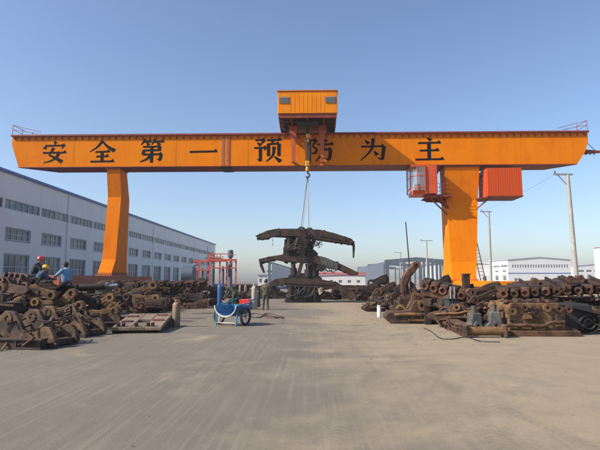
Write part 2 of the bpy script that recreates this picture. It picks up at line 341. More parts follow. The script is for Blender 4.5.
    def build(s, name, m, parent=None, bevel=0.0, smooth=False):
        ob = bpy.data.objects.new(name, s.mesh(name, m, bevel, smooth)); C.objects.link(ob)
        if parent is not None:
            ob.parent = parent
            if getattr(s, 'world', True) and parent.get('_inv'): ob.matrix_parent_inverse = Matrix.Translation(-parent.location)
        return ob

def tag(o, label=None, cat=None, group=None, kind=None):
    if label: o['label'] = label
    if cat: o['category'] = cat
    if group: o['group'] = group
    if kind: o['kind'] = kind
    elif cat: o['kind'] = 'thing'
    return o
def thing(name, label, cat, loc=(0, 0, 0), rot=(0, 0, 0), group=None, world=False):
    """Empty at a thing's base; world=True: its parts are modelled in world coordinates"""
    o = bpy.data.objects.new(name, None); C.objects.link(o); o.empty_display_size = 0.2
    o.location = loc; o.rotation_euler = rot
    if world: o['_inv'] = 1
    return tag(o, label, cat, group)
def link_copy(src, parent, loc=None, rot=None):
    c = src.copy(); C.objects.link(c); c.parent = parent
    if loc is not None: c.location = loc
    if rot is not None: c.rotation_euler = rot
    return c
def copy_tree(o, parent=None):
    c = o.copy(); C.objects.link(c); c.parent = parent
    for ch in list(o.children): copy_tree(ch, c)
    return c
def tree(o): return [o] + [d for ch in o.children for d in tree(ch)]
def remove_tree(o):
    for d in tree(o)[::-1]: bpy.data.objects.remove(d)

# ------------------------------------------------------------------ ground
g = MB()
xs = [-3000, -600, -120, -40, -20, -10, 0, 10, 20, 40, 120, 600, 3000]; ys = [-300, -40, -10, 0, 5, 10, 20, 40, 80, 200, 600, 3500]
g.v = [(x, y, 0) for y in ys for x in xs]
nx = len(xs)
g.f = [(j * nx + i, j * nx + i + 1, (j + 1) * nx + i + 1, (j + 1) * nx + i) for j in range(len(ys) - 1) for i in range(nx - 1)]
tag(g.build('ground', 'ground'), 'dusty grey concrete yard with tan sand blown over its right side', kind='structure')

# ------------------------------------------------------------------ buildings
def make_window(width, height, mull, transom, depth=0.16, surround='blueframe'):
    """window thing-part facing +y-local -> modelled facing -y; returns (frame mesh, glass mesh)"""
    f = MB(); t = 0.09
    f.box(-width / 2, -width / 2 + t, 0, depth, 0, height).box(width / 2 - t, width / 2, 0, depth, 0, height)
    f.box(-width / 2 + t, width / 2 - t, 0, depth, 0, t).box(-width / 2 + t, width / 2 - t, 0, depth, height - t, height)
    for i in range(1, mull):
        x = -width / 2 + width * i / mull; f.box(x - 0.045, x + 0.045, 0.03, depth - 0.03, t, height - t)
    for tz in transom:
        f.box(-width / 2 + t, width / 2 - t, 0.045, depth - 0.045, height * tz - 0.04, height * tz + 0.04)
    gl = MB().box(-width / 2 + t / 2, width / 2 - t / 2, depth * 0.62, depth * 0.62 + 0.02, t / 2, height - t / 2)
    return f, gl

def wall_with_openings(mb, x0, x1, z1, rows, y0, y1):
    """solid wall x0..x1, z 0..z1, with rows of openings [(zlo, zhi, [(xa, xb), ...])]"""
    z = 0
    for zlo, zhi, ops in rows:
        mb.box(x0, x1, y0, y1, z, zlo)
        x = x0
        for xa, xb in ops:
            mb.box(x, xa, y0, y1, zlo, zhi); x = xb
        mb.box(x, x1, y0, y1, zlo, zhi); z = zhi
    mb.box(x0, x1, y0, y1, z, z1)

# long factory hall on the left: its wall runs away from the camera at x = -34
FX = -34.0; FY0, FY1 = 30.0, 173.0; FH = 13.7
fb = thing('factory_hall', 'long pale grey factory hall with blue eaves behind the left crane leg', 'building', (FX, (FY0 + FY1) / 2, 0), (0, 0, R(-90)))
# local: facing -y  ->  world +x after rotating by -90 deg? (checked: local -y maps to world -x), so flip
fb.rotation_euler = (0, 0, R(90))      # local -y -> world +x ; local x -> world y
Lh = (FY1 - FY0) / 2
def ly(Y): return Y - (FY0 + FY1) / 2
pitch = 7.45; ww = 4.7
starts = [54.3 + pitch * i for i in range(-3, 16) if 54.3 + pitch * i + ww < FY1 - 1]
strip_groups = [(s - 0.5, s + pitch - 0.85) for s in starts]
rows = [(0.9, 4.55, [(ly(s), ly(s + ww)) for s in starts]), (6.15, 7.5, [(ly(s), ly(s + ww)) for s in starts]), (9.55, 10.7, [(ly(a), ly(b)) for a, b in strip_groups])]
wl = MB(); wall_with_openings(wl, -Lh, Lh, FH - 0.01, rows, 0, 0.3)
wl.build('wall', 'wall', fb)
for sx in (-1, 1): MB().box(min(sx * Lh, sx * (Lh - 0.3)), max(sx * Lh, sx * (Lh - 0.3)), 0.3, 40, 0, FH - 0.35).build('end_wall', 'wall', fb)
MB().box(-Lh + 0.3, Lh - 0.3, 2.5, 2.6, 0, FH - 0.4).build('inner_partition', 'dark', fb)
rf = MB().hexa([(-Lh - 0.3, -0.1, FH), (Lh + 0.3, -0.1, FH), (Lh + 0.3, 40, FH + 1.4), (-Lh - 0.3, 40, FH + 1.4)], [(-Lh - 0.3, -0.1, FH + 0.12), (Lh + 0.3, -0.1, FH + 0.12), (Lh + 0.3, 40, FH + 1.52), (-Lh - 0.3, 40, FH + 1.52)]).build('roof', 'roofgrey', fb)
MB().box(-Lh - 0.3, Lh + 0.3, -0.3, -0.102, FH - 0.16, FH + 0.14).build('eaves_gutter', 'blue_trim', fb)
for k in range(-3, 17, 5):
    yy = ly(54.3 + pitch * k - 1.3)
    if -Lh < yy < Lh: MB().tube([(yy, -0.07, 0), (yy, -0.07, FH - 0.4)], 0.05, 8).build('downpipe', 'wall', fb)
fbw = {}
for kind, z, h, mull, tr in (('d', 0.9, 3.65, 4, (0.62,)), ('w', 6.15, 1.35, 4, (0.5,))):
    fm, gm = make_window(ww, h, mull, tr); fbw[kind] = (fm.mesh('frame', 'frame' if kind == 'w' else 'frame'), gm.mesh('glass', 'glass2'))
    sm = MB().box(-ww / 2 - 0.08, ww / 2 + 0.08, -0.05, -0.002, -0.10, -0.002).box(-ww / 2 - 0.08, ww / 2 + 0.08, -0.05, -0.002, h + 0.002, h + 0.08)
    sm.box(-ww / 2 - 0.08, -ww / 2 - 0.002, -0.05, -0.002, -0.002, h + 0.002).box(ww / 2 + 0.002, ww / 2 + 0.08, -0.05, -0.002, -0.002, h + 0.002)
    smm = sm.mesh('surround', 'blueframe')
    for s in starts:
        wo = bpy.data.objects.new('window', smm); C.objects.link(wo); wo.parent = fb; wo.location = (ly(s + ww / 2), 0, z)
        for nm, me in (('frame', fbw[kind][0]), ('glass', fbw[kind][1])):
            q = bpy.data.objects.new(nm, me); C.objects.link(q); q.parent = wo; q.location = (0, 0.06, 0)
gw = strip_groups[0][1] - strip_groups[0][0]
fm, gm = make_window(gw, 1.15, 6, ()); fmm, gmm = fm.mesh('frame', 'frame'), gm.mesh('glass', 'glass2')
for a, b in strip_groups:
    wo = bpy.data.objects.new('clerestory_window', fmm); C.objects.link(wo); wo.parent = fb; wo.location = (ly((a + b) / 2), 0.05, 9.55)
    q = bpy.data.objects.new('glass', gmm); C.objects.link(q); q.parent = wo

def warehouse(label, x0, x1, Y, depth, h, apex, rows, wallm='whitewall', trim=None, trimm='blue_trim', side_rows=(), name='white_warehouse', cat='warehouse'):
    """gable front facing the camera at depth Y; rows [(zlo, zhi, n, width share, xa, xb)]"""
    wd = x1 - x0
    t = thing(name, label, cat, ((x0 + x1) / 2, Y, 0))
    ops = []
    for zlo, zhi, n, sh, a, b in rows:
        p = (b - a) * wd / n; ops.append((zlo, zhi, [(-wd / 2 + a * wd + p * (i + 0.5 - sh / 2), -wd / 2 + a * wd + p * (i + 0.5 + sh / 2)) for i in range(n)]))
    m = MB(); wall_with_openings(m, -wd / 2, wd / 2, h, ops, 0, 0.4)
    if apex > 0: m.prism([(-wd / 2, h), (wd / 2, h), (0, h + apex)], 0, 0.4)
    m.build('front_wall', wallm, t)
    sops = []
    for zlo, zhi, n, sh, a, b in side_rows:
        p = (b - a) * depth / n; sops.append((zlo, zhi, [(a * depth + p * (i + 0.5 - sh / 2), a * depth + p * (i + 0.5 + sh / 2)) for i in range(n)]))
    for sx in (-1, 1):
        m2 = MB(); wall_with_openings(m2, 0.4, depth, h, sops, 0, 0.4)
        m2.v = [(sx * (wd / 2 - y), x, z) for x, y, z in m2.v]
        m2.build('side_wall', wallm, t)
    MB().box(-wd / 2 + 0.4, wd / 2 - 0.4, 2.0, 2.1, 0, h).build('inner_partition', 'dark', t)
    r = MB()
    for sx in (-1, 1):
        r.hexa([(0, -0.3, h + apex + 0.02), (sx * (wd / 2 + 0.3), -0.3, h + 0.02), (sx * (wd / 2 + 0.3), depth, h + 0.02), (0, depth, h + apex + 0.02)],
               [(0, -0.3, h + apex + 0.22), (sx * (wd / 2 + 0.3), -0.3, h + 0.22), (sx * (wd / 2 + 0.3), depth, h + 0.22), (0, depth, h + apex + 0.22)])
    r.build('roof', 'roofgrey', t)
    for zlo, zhi in (trim or ()):
        MB().box(-wd / 2 - 0.05, wd / 2 + 0.05, -0.06, -0.004, zlo, zhi).build('trim_band', trimm, t)
    for zlo, zhi, xs_ in ops:
        for i, (a, b) in enumerate(xs_):
            if i == 0:
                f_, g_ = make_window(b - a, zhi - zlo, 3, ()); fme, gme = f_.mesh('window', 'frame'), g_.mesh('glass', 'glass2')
            wo = bpy.data.objects.new('window', fme); C.objects.link(wo); wo.parent = t; wo.location = ((a + b) / 2, 0.08, zlo)
            q = bpy.data.objects.new('glass', gme); C.objects.link(q); q.parent = wo
    for zlo, zhi, xs_ in sops:
        for i, (a, b) in enumerate(xs_):
            if i == 0:
                f_, g_ = make_window(b - a, zhi - zlo, 3, ()); fme, gme = f_.mesh('window', 'frame'), g_.mesh('glass', 'glass2')
            wo = bpy.data.objects.new('window', fme); C.objects.link(wo); wo.parent = t; wo.location = (-wd / 2 + 0.08, (a + b) / 2, zlo); wo.rotation_euler = (0, 0, R(-90))
            q = bpy.data.objects.new('glass', gme); C.objects.link(q); q.parent = wo
    return t

a = at(508.5, 279, 190); b = at(571.5, 279, 190)
hz = lambda py, Y, px=540: at(px, py, Y).z
warehouse('wide white warehouse with low gable and long dark window strip behind right heap', a.x, b.x, 190, 110, hz(260.0, 190), 1.0,
          [(1.0, hz(278.3, 190), 4, 0.22, 0.0, 1.0), (hz(267.8, 190), hz(264.6, 190), 22, 0.72, 0.06, 0.97)], trim=[(hz(273.6, 190), hz(272.8, 190))],
          side_rows=[(1.2, 3.2, 14, 0.45, 0, 1), (hz(272, 190), hz(270, 190), 14, 0.45, 0, 1), (hz(266.8, 190), hz(264.8, 190), 14, 0.85, 0, 1)])
a = at(578, 279, 260); b = at(640, 279, 260)
warehouse('far low white warehouse seen between lamp post and tall white block', a.x, b.x, 260, 60, at(590, 266, 260).z, 1.5, [(2, 4, 8, 0.5, 0, 1), (at(590, 272, 260).z, at(590, 270, 260).z, 8, 0.7, 0, 1)])
a = at(595.5, 279, 134); b = at(680, 279, 120)
warehouse('tall white building block cut by the right picture edge', a.x, b.x, 120, 14, at(597, 244.5, 120).z, 0.0, [(1.5, 3.2, 5, 0.4, 0, 1), (at(597, 258, 120).z, at(597, 254, 120).z, 5, 0.4, 0, 1)], name='white_block', cat='building', side_rows=[])
a = at(318, 279, 150); b = at(372, 279, 150)
warehouse('low white shed with a bright red roof band behind the hanging stack', a.x, b.x, 150, 30, at(340, 275.4, 150).z, 0.3, [(0.6, 1.5, 6, 0.4, 0, 1)], trim=[(at(340, 275.6, 150).z, at(340, 272.6, 150).z)], trimm='redtrim', name='white_shed', cat='shed')
a = at(258, 279, 120); b = at(269.5, 279, 120)
warehouse('small white site hut left of the hanging stack', a.x, b.x, 120, 8, at(263, 275.3, 120).z, 0.1, [(0.9, 1.9, 2, 0.5, 0, 1)], name='site_hut', cat='hut')
a = at(440, 279, 210); b = at(500, 279, 210)
warehouse('white warehouse glimpsed behind the right crane leg', a.x, b.x, 210, 40, at(470, 264.5, 210).z, 0.6, [(1, 3, 6, 0.4, 0, 1)])

def steel_shed(label, front, side_far, Y0, Y1, ztop, zapex, ncol, nside, solid_side, xl, xr):
    """open steel portal-frame shed: front gable at Y0, running back to Y1"""
    t = thing('steel_frame_shed', label, 'shed', ((xl + xr) / 2, Y0, 0), world=True)
    cw = 0.45
    for i in range(ncol):
        x = xl + (xr - xl) * front[i]
        zc = ztop + (zapex - ztop) * (1 - abs(2 * front[i] - 1))
        MB().box(x - cw / 2, x + cw / 2, Y0, Y0 + 0.5, 0, zc - 0.3).build('column', 'steelblue', t)
    xm = (xl + xr) / 2
    for nm, y in (('rafter', Y0), ('rafter', (Y0 + Y1) / 2), ('rafter', Y1)):
        MB().bar((xl - 0.3, y + 0.25, ztop - 0.1), (xm, y + 0.25, zapex - 0.1), 0.35, 0.9).bar((xm, y + 0.25, zapex - 0.1), (xr + 0.3, y + 0.25, ztop - 0.1), 0.352, 0.9).build(nm, 'steelblue', t)
    for sx in (xl, xr):
        for k in range(1, nside + 1):
            y = Y0 + (Y1 - Y0) * k / nside
            MB().box(sx - cw / 2, sx + cw / 2, y - 0.25, y + 0.25, 0, ztop - 0.3).build('column', 'steelblue', t)
        MB().box(sx - 0.25, sx + 0.25, Y0 + 0.55, Y1, ztop - 0.6, ztop).build('eaves_beam', 'steelblue', t)
    if solid_side:
        MB().box(xl - 0.5, xl - 0.26, Y0 + 0.55, Y1, 0, ztop - 0.62).build('side_cladding', 'steelblue', t)
    return t
xl = at(386.5, 279, 110).x; xr = at(447, 279, 110).x
steel_shed('grey open steel frame shed with bare columns behind the right heap', [0, 0.03, 0.3, 0.56, 0.63, 0.70, 0.77, 0.84, 0.90, 0.955, 1.0], 0, 110, 178, at(386, 261.5, 110).z, at(416, 258.8, 110).z, 11, 8, True, xl, xr)
xl = at(269.5, 279, 90).x; xr = at(330, 279, 90).x
# second shed only shows its left side between the hanging supports
t = thing('steel_frame_wall', 'row of dark steel frame columns seen behind the left of the hanging stack', 'steel frame', (xl, 90, 0), world=True)
pA = at(269.5, 262, 90); pB = at(292, 269, 150)
n_ = 8
for k in range(n_ + 1):
    s = k / n_; x = pA.x + (pB.x - pA.x) * s; y = 90 + 60 * s
    MB().box(x - 0.22, x + 0.22, y - 0.22, y + 0.22, 0, pA.z).build('column', 'steelblue', t)
for zz in (pA.z, pA.z * 0.66, pA.z * 0.33):
    MB().bar((pA.x - 0.3, 90, zz), (pB.x, 150, zz), 0.25, 0.35).build('rail', 'steelblue', t)
MB().bar((pA.x + 0.5, 90, pA.z / 2 - 0.1), (pB.x + 0.5, 150, pA.z / 2 - 0.1), 0.1, pA.z - 0.3).build('cladding', M['roofgrey'], t)

# red steel gantry structure with tank, far left centre
YR = 62.0
t = thing('red_steel_frame', 'bright red open steel frame tower beside the end of the factory hall', 'steel frame', at(215, 279, YR) * 1, world=True); t.location.z = 0
for px, top, y in ((194, 260, 0), (199, 260.5, 3), (208.5, 254, 0), (214, 256, 4), (220, 259, 0), (227, 259, 4), (236, 259, 0)):
    p = at(px, top, YR + y); MB().box(p.x - 0.09, p.x + 0.09, p.y - 0.09, p.y + 0.09, 0, p.z).build('column', 'frame_red', t)
for (xa, ya, xb, yb, dy, wd) in ((193.5, 261, 209, 261, 0.2, .4), (208, 260, 236.5, 260, 0.25, .45), (208, 254, 224, 254, .2, .2), (208.5, 257, 224, 257, .22, .15), (194, 270, 209, 270, .2, .25), (209, 268, 236, 268, .2, .25), (199, 261, 227, 261, 3.2, .3), (224, 254, 236, 255, .2, .15)):
    MB().bar(at(xa, ya, YR + dy - 0.4), at(xb, yb, YR + dy - 0.4), wd * 0.45, wd * .6).build('beam', 'frame_red', t)
for (xa, ya, xb, yb) in ((194, 270, 208, 261), (209, 268, 220, 260), (224, 268, 236, 260), (213, 280, 209, 268), (199, 282, 208, 270)):
    MB().bar(at(xa, ya, YR - 0.7), at(xb, yb, YR - 0.7), 0.06, 0.07).build('brace', 'frame_red', t)
for px in (211, 214, 217, 220.5): MB().bar(at(px, 254, YR - 0.1), at(px, 260, YR - 0.1), 0.06).build('railing_post', 'frame_red', t)
MB().box(at(209, 0, YR).x, at(223, 0, YR).x, YR + 0.5, YR + 4, at(210, 258.5, YR).z, at(210, 257.5, YR).z).build('deck', 'steelblue', t)
p0 = at(230.5, 250, YR + 2)
tk = thing('silo_stack', 'slim dark exhaust stack with capped top inside the red steel frame', 'stack', (p0.x, p0.y, 0))
MB().lathe([(0.28, 0), (0.28, p0.z - 1.6), (0.2, p0.z - 1.4), (0.2, p0.z - 0.9)], n=12).build('pipe', 'steelblue', tk, smooth=True)
MB().lathe([(0.36, p0.z - 0.95), (0.4, p0.z - 0.4), (0.3, p0.z)], n=12).build('cap', 'tank', tk, smooth=True)
p0 = at(189, 266, YR - 3)
tk = thing('storage_tank', 'blue grey horizontal storage tank in front of the factory hall end', 'tank', (p0.x, p0.y, 0))
MB().tube([(-.75, 0, p0.z - 1.0), (-.65, 0, p0.z - 1.0), (.65, 0, p0.z - 1.0), (.75, 0, p0.z - 1.0)], [0.7, 1.05, 1.05, 0.7], 18).build('shell', 'tank', tk, smooth=True)
MB().box(-.6, .6, -0.85, 0.85, 0, p0.z - 1.7).build('plinth', 'tank', tk)
MB().tube([(0.6, 0, p0.z - .1), (0.6, 0, p0.z + 0.15), (1.1, 0, p0.z + 0.2)], 0.12, 10).build('outlet_pipe', 'tank', tk, smooth=True)
# machinery seen between the posts of the red frame
for i, (px, py0, py1, wpx) in enumerate(((202, 268, 284, 3), (213, 264, 284, 4), (223, 266, 284, 3))):
    p = at(px, py0, YR + 2.6); wdt = wpx * YR / F
    q = thing('process_vessel', ['narrow grey process vessel at left end inside red frame', 'wide grey process vessel in middle of red frame', 'grey process vessel at right side inside red frame'][i], 'vessel', (p.x, p.y, 0), group='vessels inside the red steel frame')
    MB().lathe([(wdt * 0.45, 0), (wdt * 0.5, 0.2), (wdt * 0.5, p.z - 0.5), (wdt * 0.2, p.z)], n=12).build('shell', 'steelblue', q, smooth=True)
    MB().ring(0, p.z * 0.5, wdt * .1, wdt * .22, -wdt * .56, -wdt * .4, 10).build('manhole', 'tank', q)
p = at(216, 266, YR - 1)

# ------------------------------------------------------------------ poles
def lamp_post(label, base_px, Y, top_px, top_py, r, arm=None, brace=False, group='yard poles', m='concrete', double=False, name='utility_pole'):
    b0 = at(base_px, HOR, Y); tp = at(top_px, top_py, Y)
    t = thing(name, label, 'pole', (b0.x, Y, 0), world=True, group=group)
    MB().tube([(b0.x, Y, 0), (tp.x, Y, tp.z)], [r, r * 0.68], 12).build('shaft', m, t, smooth=True)
    if arm:
        e = at(arm, top_py - 0.3, Y)
        MB().bar((tp.x + r * 2, Y, tp.z + 0.04), (e.x, Y, tp.z + 0.06), 0.12, 0.12).build('crossarm', 'galv', t)
        MB().tube([(e.x + 0.1 * (1 if e.x < tp.x else -1), Y, tp.z + 0.12), (e.x + 0.1 * (1 if e.x < tp.x else -1), Y, tp.z + 0.32)], [0.06, 0.04], 8).build('insulator', 'dark', t)
        if double:
            e2x = tp.x + (tp.x - e.x); MB().bar((tp.x - r * 2, Y, tp.z + 0.045), (e2x, Y, tp.z + 0.065), 0.11, 0.11).build('crossarm', 'galv', t)
        if brace:
            MB().bar((e.x + (tp.x - e.x) * 0.3, Y, tp.z), (tp.x, Y, tp.z - (tp.x - e.x) * 0.8), 0.06).build('brace', 'galv', t)
    return tp
tpA = lamp_post('thick leaning concrete pole with side arm and brace right of the crane', 577, 37, 567.5, 175, 0.19, 553.5, True)
tpB = lamp_post('slim concrete pole with short left arm just right of the right crane leg', 491, 62, 488.7, 212, 0.18, 480.5, True)
lamp_post('pale distant pole with twin arm over the open steel shed', 427, 85, 426.5, 241, 0.17, 420.5, double=True)
lamp_post('farthest pale pole with left arm over the open steel shed', 401, 120, 400.2, 252.8, 0.18, 394.5)
lamp_post('thin dark leaning pole above the upright curved arm', 411.5, 55, 405.7, 222, 0.085, m='dark')
lamp_post('thin dark pole standing at the end of the factory hall', 207.8, 100, 207.5, 246.5, 0.12, m='steelblue')
def sagwire(a, b, sag, r, name='overhead_wire', label=''):
    a = Vector(a); b = Vector(b); pts = []
    for i in range(17):
        s = i / 16; p = a.lerp(b, s); p.z -= sag * 4 * s * (1 - s); pts.append(p)
    o = MB().tube(pts, r, 5).build(name, 'wire'); return tag(o, label, 'wire')
ea = at(554.5, 174, 37); eb_ = at(481.5, 211, 62)
sagwire(ea, eb_, 0.25, 0.008, label='thin overhead wire between the two right concrete poles')

# ------------------------------------------------------------------ gantry crane
GY0, GY1 = 43.0, 45.0
gc = thing('gantry_crane', 'big orange gantry crane with black characters along its girder, spanning the yard', 'crane', (0, 44, 0), world=True)
P = lambda px, py, Y=GY0: (at(px, py, Y).x, at(px, py, Y).z)
ztop = at(300, 134.8, GY0).z; zbot = at(300, 165.6, GY0).z
xL = at(12.5, 137, GY0).x; xR = at(587.5, 133, GY0).x
out = [(xL, ztop), (xL, ztop - 0.75), (xL + 0.75, zbot + 0.06), (xL + 2.3, zbot - 0.0), (xR - 2.2, zbot), (xR - 1.0, zbot + 0.1), (xR - 0.32, zbot + 1.05), (xR, ztop - 0.8), (xR, ztop)]
out = [(xL, ztop), (xL, ztop - 0.75), (xL + 0.72, zbot), (xR - 1.05, zbot), (xR - 0.32, zbot + 1.05), (xR, ztop - 0.8), (xR, ztop)]
gird = MB()
k = len(out)
front = [(x, GY0, z) for x, z in out]; 
# the far web ends earlier: the girder is chamfered at both bottom ends
back = [(x + (2.6 if i == 2 else -1.9 if i == 3 else 0), GY1, z) for i, (x, z) in enumerate(out)]
gird.add(front + back, [tuple(range(k)), tuple(range(2 * k - 1, k - 1, -1))] + [(i, k + i, k + (i + 1) % k, (i + 1) % k) for i in range(k)])
girder = gird.build('girder', 'orange', gc)
# red flange along the top with brackets below it, rails on top
fl = MB().box(xL - 0.05, xR + 0.05, GY0 - 0.22, GY1 + 0.2, ztop + 0.003, ztop + 0.14).build('top_flange', 'redprimer', gc)
MB().box(xL + 0.1, xR - 0.1, GY0 + 0.25, GY0 + 0.37, ztop + 0.103, ztop + 0.22).build('rail', 'dark', gc)
MB().box(xL + 0.1, xR - 0.1, GY1 - 0.37, GY1 - 0.25, ztop + 0.103, ztop + 0.22).build('rail', 'dark', gc)
brm = MB().prism([(GY0 - 0.2, ztop), (GY0 - 0.003, ztop), (GY0 - 0.003, ztop - 0.3), (GY0 - 0.06, ztop - 0.3)], -0.05, 0.05, 'x').mesh('bracket', 'redprimer')
nb = 84
for i in range(nb):
    o = bpy.data.objects.new('bracket', brm); C.objects.link(o); o.parent = gc; o.matrix_parent_inverse = Matrix.Translation(-gc.location)
    o.location = (xL + 0.3 + (xR - xL - 0.6) * i / (nb - 1), 0, 0)
MB().box(xL + 0.75, xR - 1.1, GY0 - 0.10, GY0 - 0.002, zbot - 0.06, zbot - 0.002).build('bottom_flange_edge', 'redprimer', gc)
MB().hexa([(xL + 0.75, GY0 + 0.001, zbot - 0.06), (xR - 1.1, GY0 + 0.001, zbot - 0.06), (xR - 3.0, GY1 + 0.1, zbot - 0.06), (xL + 3.35, GY1 + 0.1, zbot - 0.06)], [(xL + 0.75, GY0 + 0.001, zbot - 0.003), (xR - 1.1, GY0 + 0.001, zbot - 0.003), (xR - 3.0, GY1 + 0.1, zbot - 0.003), (xL + 3.35, GY1 + 0.1, zbot - 0.003)]).build('bottom_plate', 'redprimer', gc)
for px in (223.2, 228.2):
    x = at(px, 150, GY0).x
    MB().box(x - 0.12, x + 0.12, GY0 - 0.05, GY0 - 0.002, zbot + 0.03, ztop - 0.2).build('splice_plate', M['sillbrown'], gc)
x = at(225.7, 150, GY0).x
sp = MB().box(x - 0.28, x + 0.28, GY0 - 0.03, GY0 - 0.003, zbot + 0.06, ztop - 0.22).build('joint_plate', 'orange2', gc)
MB().box(x - 0.45, x + 0.45, GY0 + 0.1, GY1 - 0.1, zbot - 0.16, zbot - 0.062).build('joint_strap', 'dark', gc)
for i, px in enumerate((74, 176, 248, 345, 400, 520)):        # weld seams
    x = at(px, 150, GY0).x; MB().box(x - 0.012, x + 0.012, GY0 - 0.012, GY0 - 0.002, zbot + 0.03, ztop - 0.2).build('weld_seam', 'orange', gc)

# slogan
def ribbon(mb, pts, ws, y0, y1):
    pts = [Vector((p[0], p[1])) for p in pts]; k = len(pts); Ls = []; Rs = []
    for i, p in enumerate(pts):
        d = (pts[min(i + 1, k - 1)] - pts[max(i - 1, 0)]).normalized(); nrm = Vector((-d.y, d.x)) * ws[i] / 2
        Ls.append(p + nrm); Rs.append(p - nrm)
    for i in range(k - 1):
        q = [Rs[i], Rs[i + 1], Ls[i + 1], Ls[i]]
        mb.hexa([(v.x, y0, v.y) for v in q], [(v.x, y1, v.y) for v in q])
def smoothpts(pts, ws, n=4):
    if len(pts) < 3: return pts, ws
    o = []; ow_ = []
    for i in range(len(pts) - 1):
        p0 = Vector(pts[max(i - 1, 0)]); p1 = Vector(pts[i]); p2 = Vector(pts[i + 1]); p3 = Vector(pts[min(i + 2, len(pts) - 1)])
        for j in range(n):
            s = j / n; o.append(tuple(0.5 * (2 * p1 + (p2 - p0) * s + (2 * p0 - 5 * p1 + 4 * p2 - p3) * s * s + (3 * p1 - p0 - 3 * p2 + p3) * s ** 3))); ow_.append(ws[i] + (ws[i + 1] - ws[i]) * s)
    return o + [pts[-1]], ow_ + [ws[-1]]
def H(x0, y0, x1, y1=None): return ('H', [(x0, y0), (x1, y1 if y1 is not None else y0 + 1.5)], [8.8, 8.8])
def V(*p): return ('V', list(p), [13.2] + [11.8] * (len(p) - 1))
def PI(*p): return ('C', list(p), [14 - 10 * i / (len(p) - 1) for i in range(len(p))])
def NA(*p): return ('C', list(p), [6 + 12 * i / (len(p) - 1) for i in range(len(p))])
def DO(*p): return ('D', list(p), [5, 16])
def HK(*p): return ('V', list(p), [10, 2.5])
CH = [
 [DO((46, 99), (55, 86)), DO((17, 82), (10, 62)), H(14, 77, 90), HK((88, 80), (78, 62)), PI((46, 68), (38, 50), (28, 33)), NA((28, 35), (54, 22), (82, 3)), PI((70, 50), (58, 24), (36, 8), (8, 0)), H(4, 45, 96)],
 [PI((51, 98), (32, 70), (2, 46)), NA((50, 94), (70, 70), (98, 50)), H(24, 46, 78), H(28, 25, 74), V((50, 46), (50, 4)), H(6, 2, 95)],
 [PI((24, 100), (6, 74)), H(20, 88, 46), DO((28, 86), (37, 73)), PI((62, 100), (48, 76)), H(58, 88, 96), DO((70, 86), (80, 73)), H(14, 66, 82), V((80, 68), (80, 50)), H(18, 50, 80), V((19, 52), (14, 32)), H(14, 32, 88), V((87, 34), (82, 6)), HK((82, 6), (70, 13)), V((49, 68), (49, -4)), PI((46, 31), (30, 12), (4, 0))],
 [('H', [(2, 45), (98, 47)], [10, 9])],
 [H(6, 92, 40), PI((40, 93), (26, 74)), DO((13, 82), (27, 69)), H(2, 58, 46), HK((46, 61), (38, 46)), V((25, 59), (25, 0)), HK((26, 0), (12, 10)), H(48, 92, 99), PI((72, 92), (64, 77)), V((54, 78), (54, 22)), H(54, 75, 92), V((92, 77), (92, 22)), PI((74, 64), (70, 26), (46, -2)), NA((76, 20), (98, -2))],
 [V((10, 94), (10, -3)), H(10, 91, 36), PI((37, 93), (22, 66)), ('C', [(22, 66), (37, 52), (32, 36), (18, 34)], [6, 10, 10, 4]), DO((64, 100), (74, 85)), H(40, 73, 99), H(62, 50, 90), V((90, 52), (85, 6)), HK((85, 5), (68, 12)), PI((63, 72), (58, 34), (32, -3))],
 [DO((20, 92), (33, 76)), PI((48, 100), (40, 48), (4, 0)), H(6, 63, 84), V((84, 65), (78, 4)), HK((78, 4), (60, 14)), DO((50, 44), (61, 24))],
 [DO((44, 99), (58, 86)), H(14, 75, 88), H(19, 42, 82), V((50, 75), (50, 4)), H(4, 3, 97)],
]
for ci, (st, cpx, cpy, wpx, hpx) in enumerate(zip(CH, (54.5, 102.3, 152, 203.3, 267.3, 320, 374, 429), (152.2, 151.5, 150.9, 151.2, 150.2, 150.2, 149.9, 149.2), (25.5, 26.5, 25.5, 28.5, 27.5, 26.5, 29, 29.5), (22.5, 22.5, 23, 23, 23, 23, 22.5, 23))):
    mb = MB(); sc = wpx * 1.03 * GY0 / F; hh = hpx * 1.03 * GY0 / F
    for si, (kind, pts, ws) in enumerate(st):
        if kind == 'C': pts, ws = smoothpts(pts, ws)
        y0 = -0.004 - 0.0009 * si
        tmp = MB(); ribbon(tmp, pts, ws, y0, 0.0)
        if kind == 'H':       # triangular finish at the right end of a horizontal stroke
            x1, y1 = pts[1]; tmp.prism([(x1 - 13, y1 + ws[1] * .3), (x1 - 3, y1 + ws[1] * 1.25), (x1 + 4, y1 - ws[1] * .5)], y0 - 0.0004, 0.0)
        mb.add([((x / 100 - 0.5) * sc, y, (z / 100 - 0.48) * hh) for x, y, z in tmp.v], tmp.f)
    p = at(cpx, cpy, GY0)
    o = mb.build('character', 'ink', girder); o.location = (p.x, GY0 - 0.003, p.z)
    o['label'] = 'black painted character %d of the slogan' % (ci + 1)

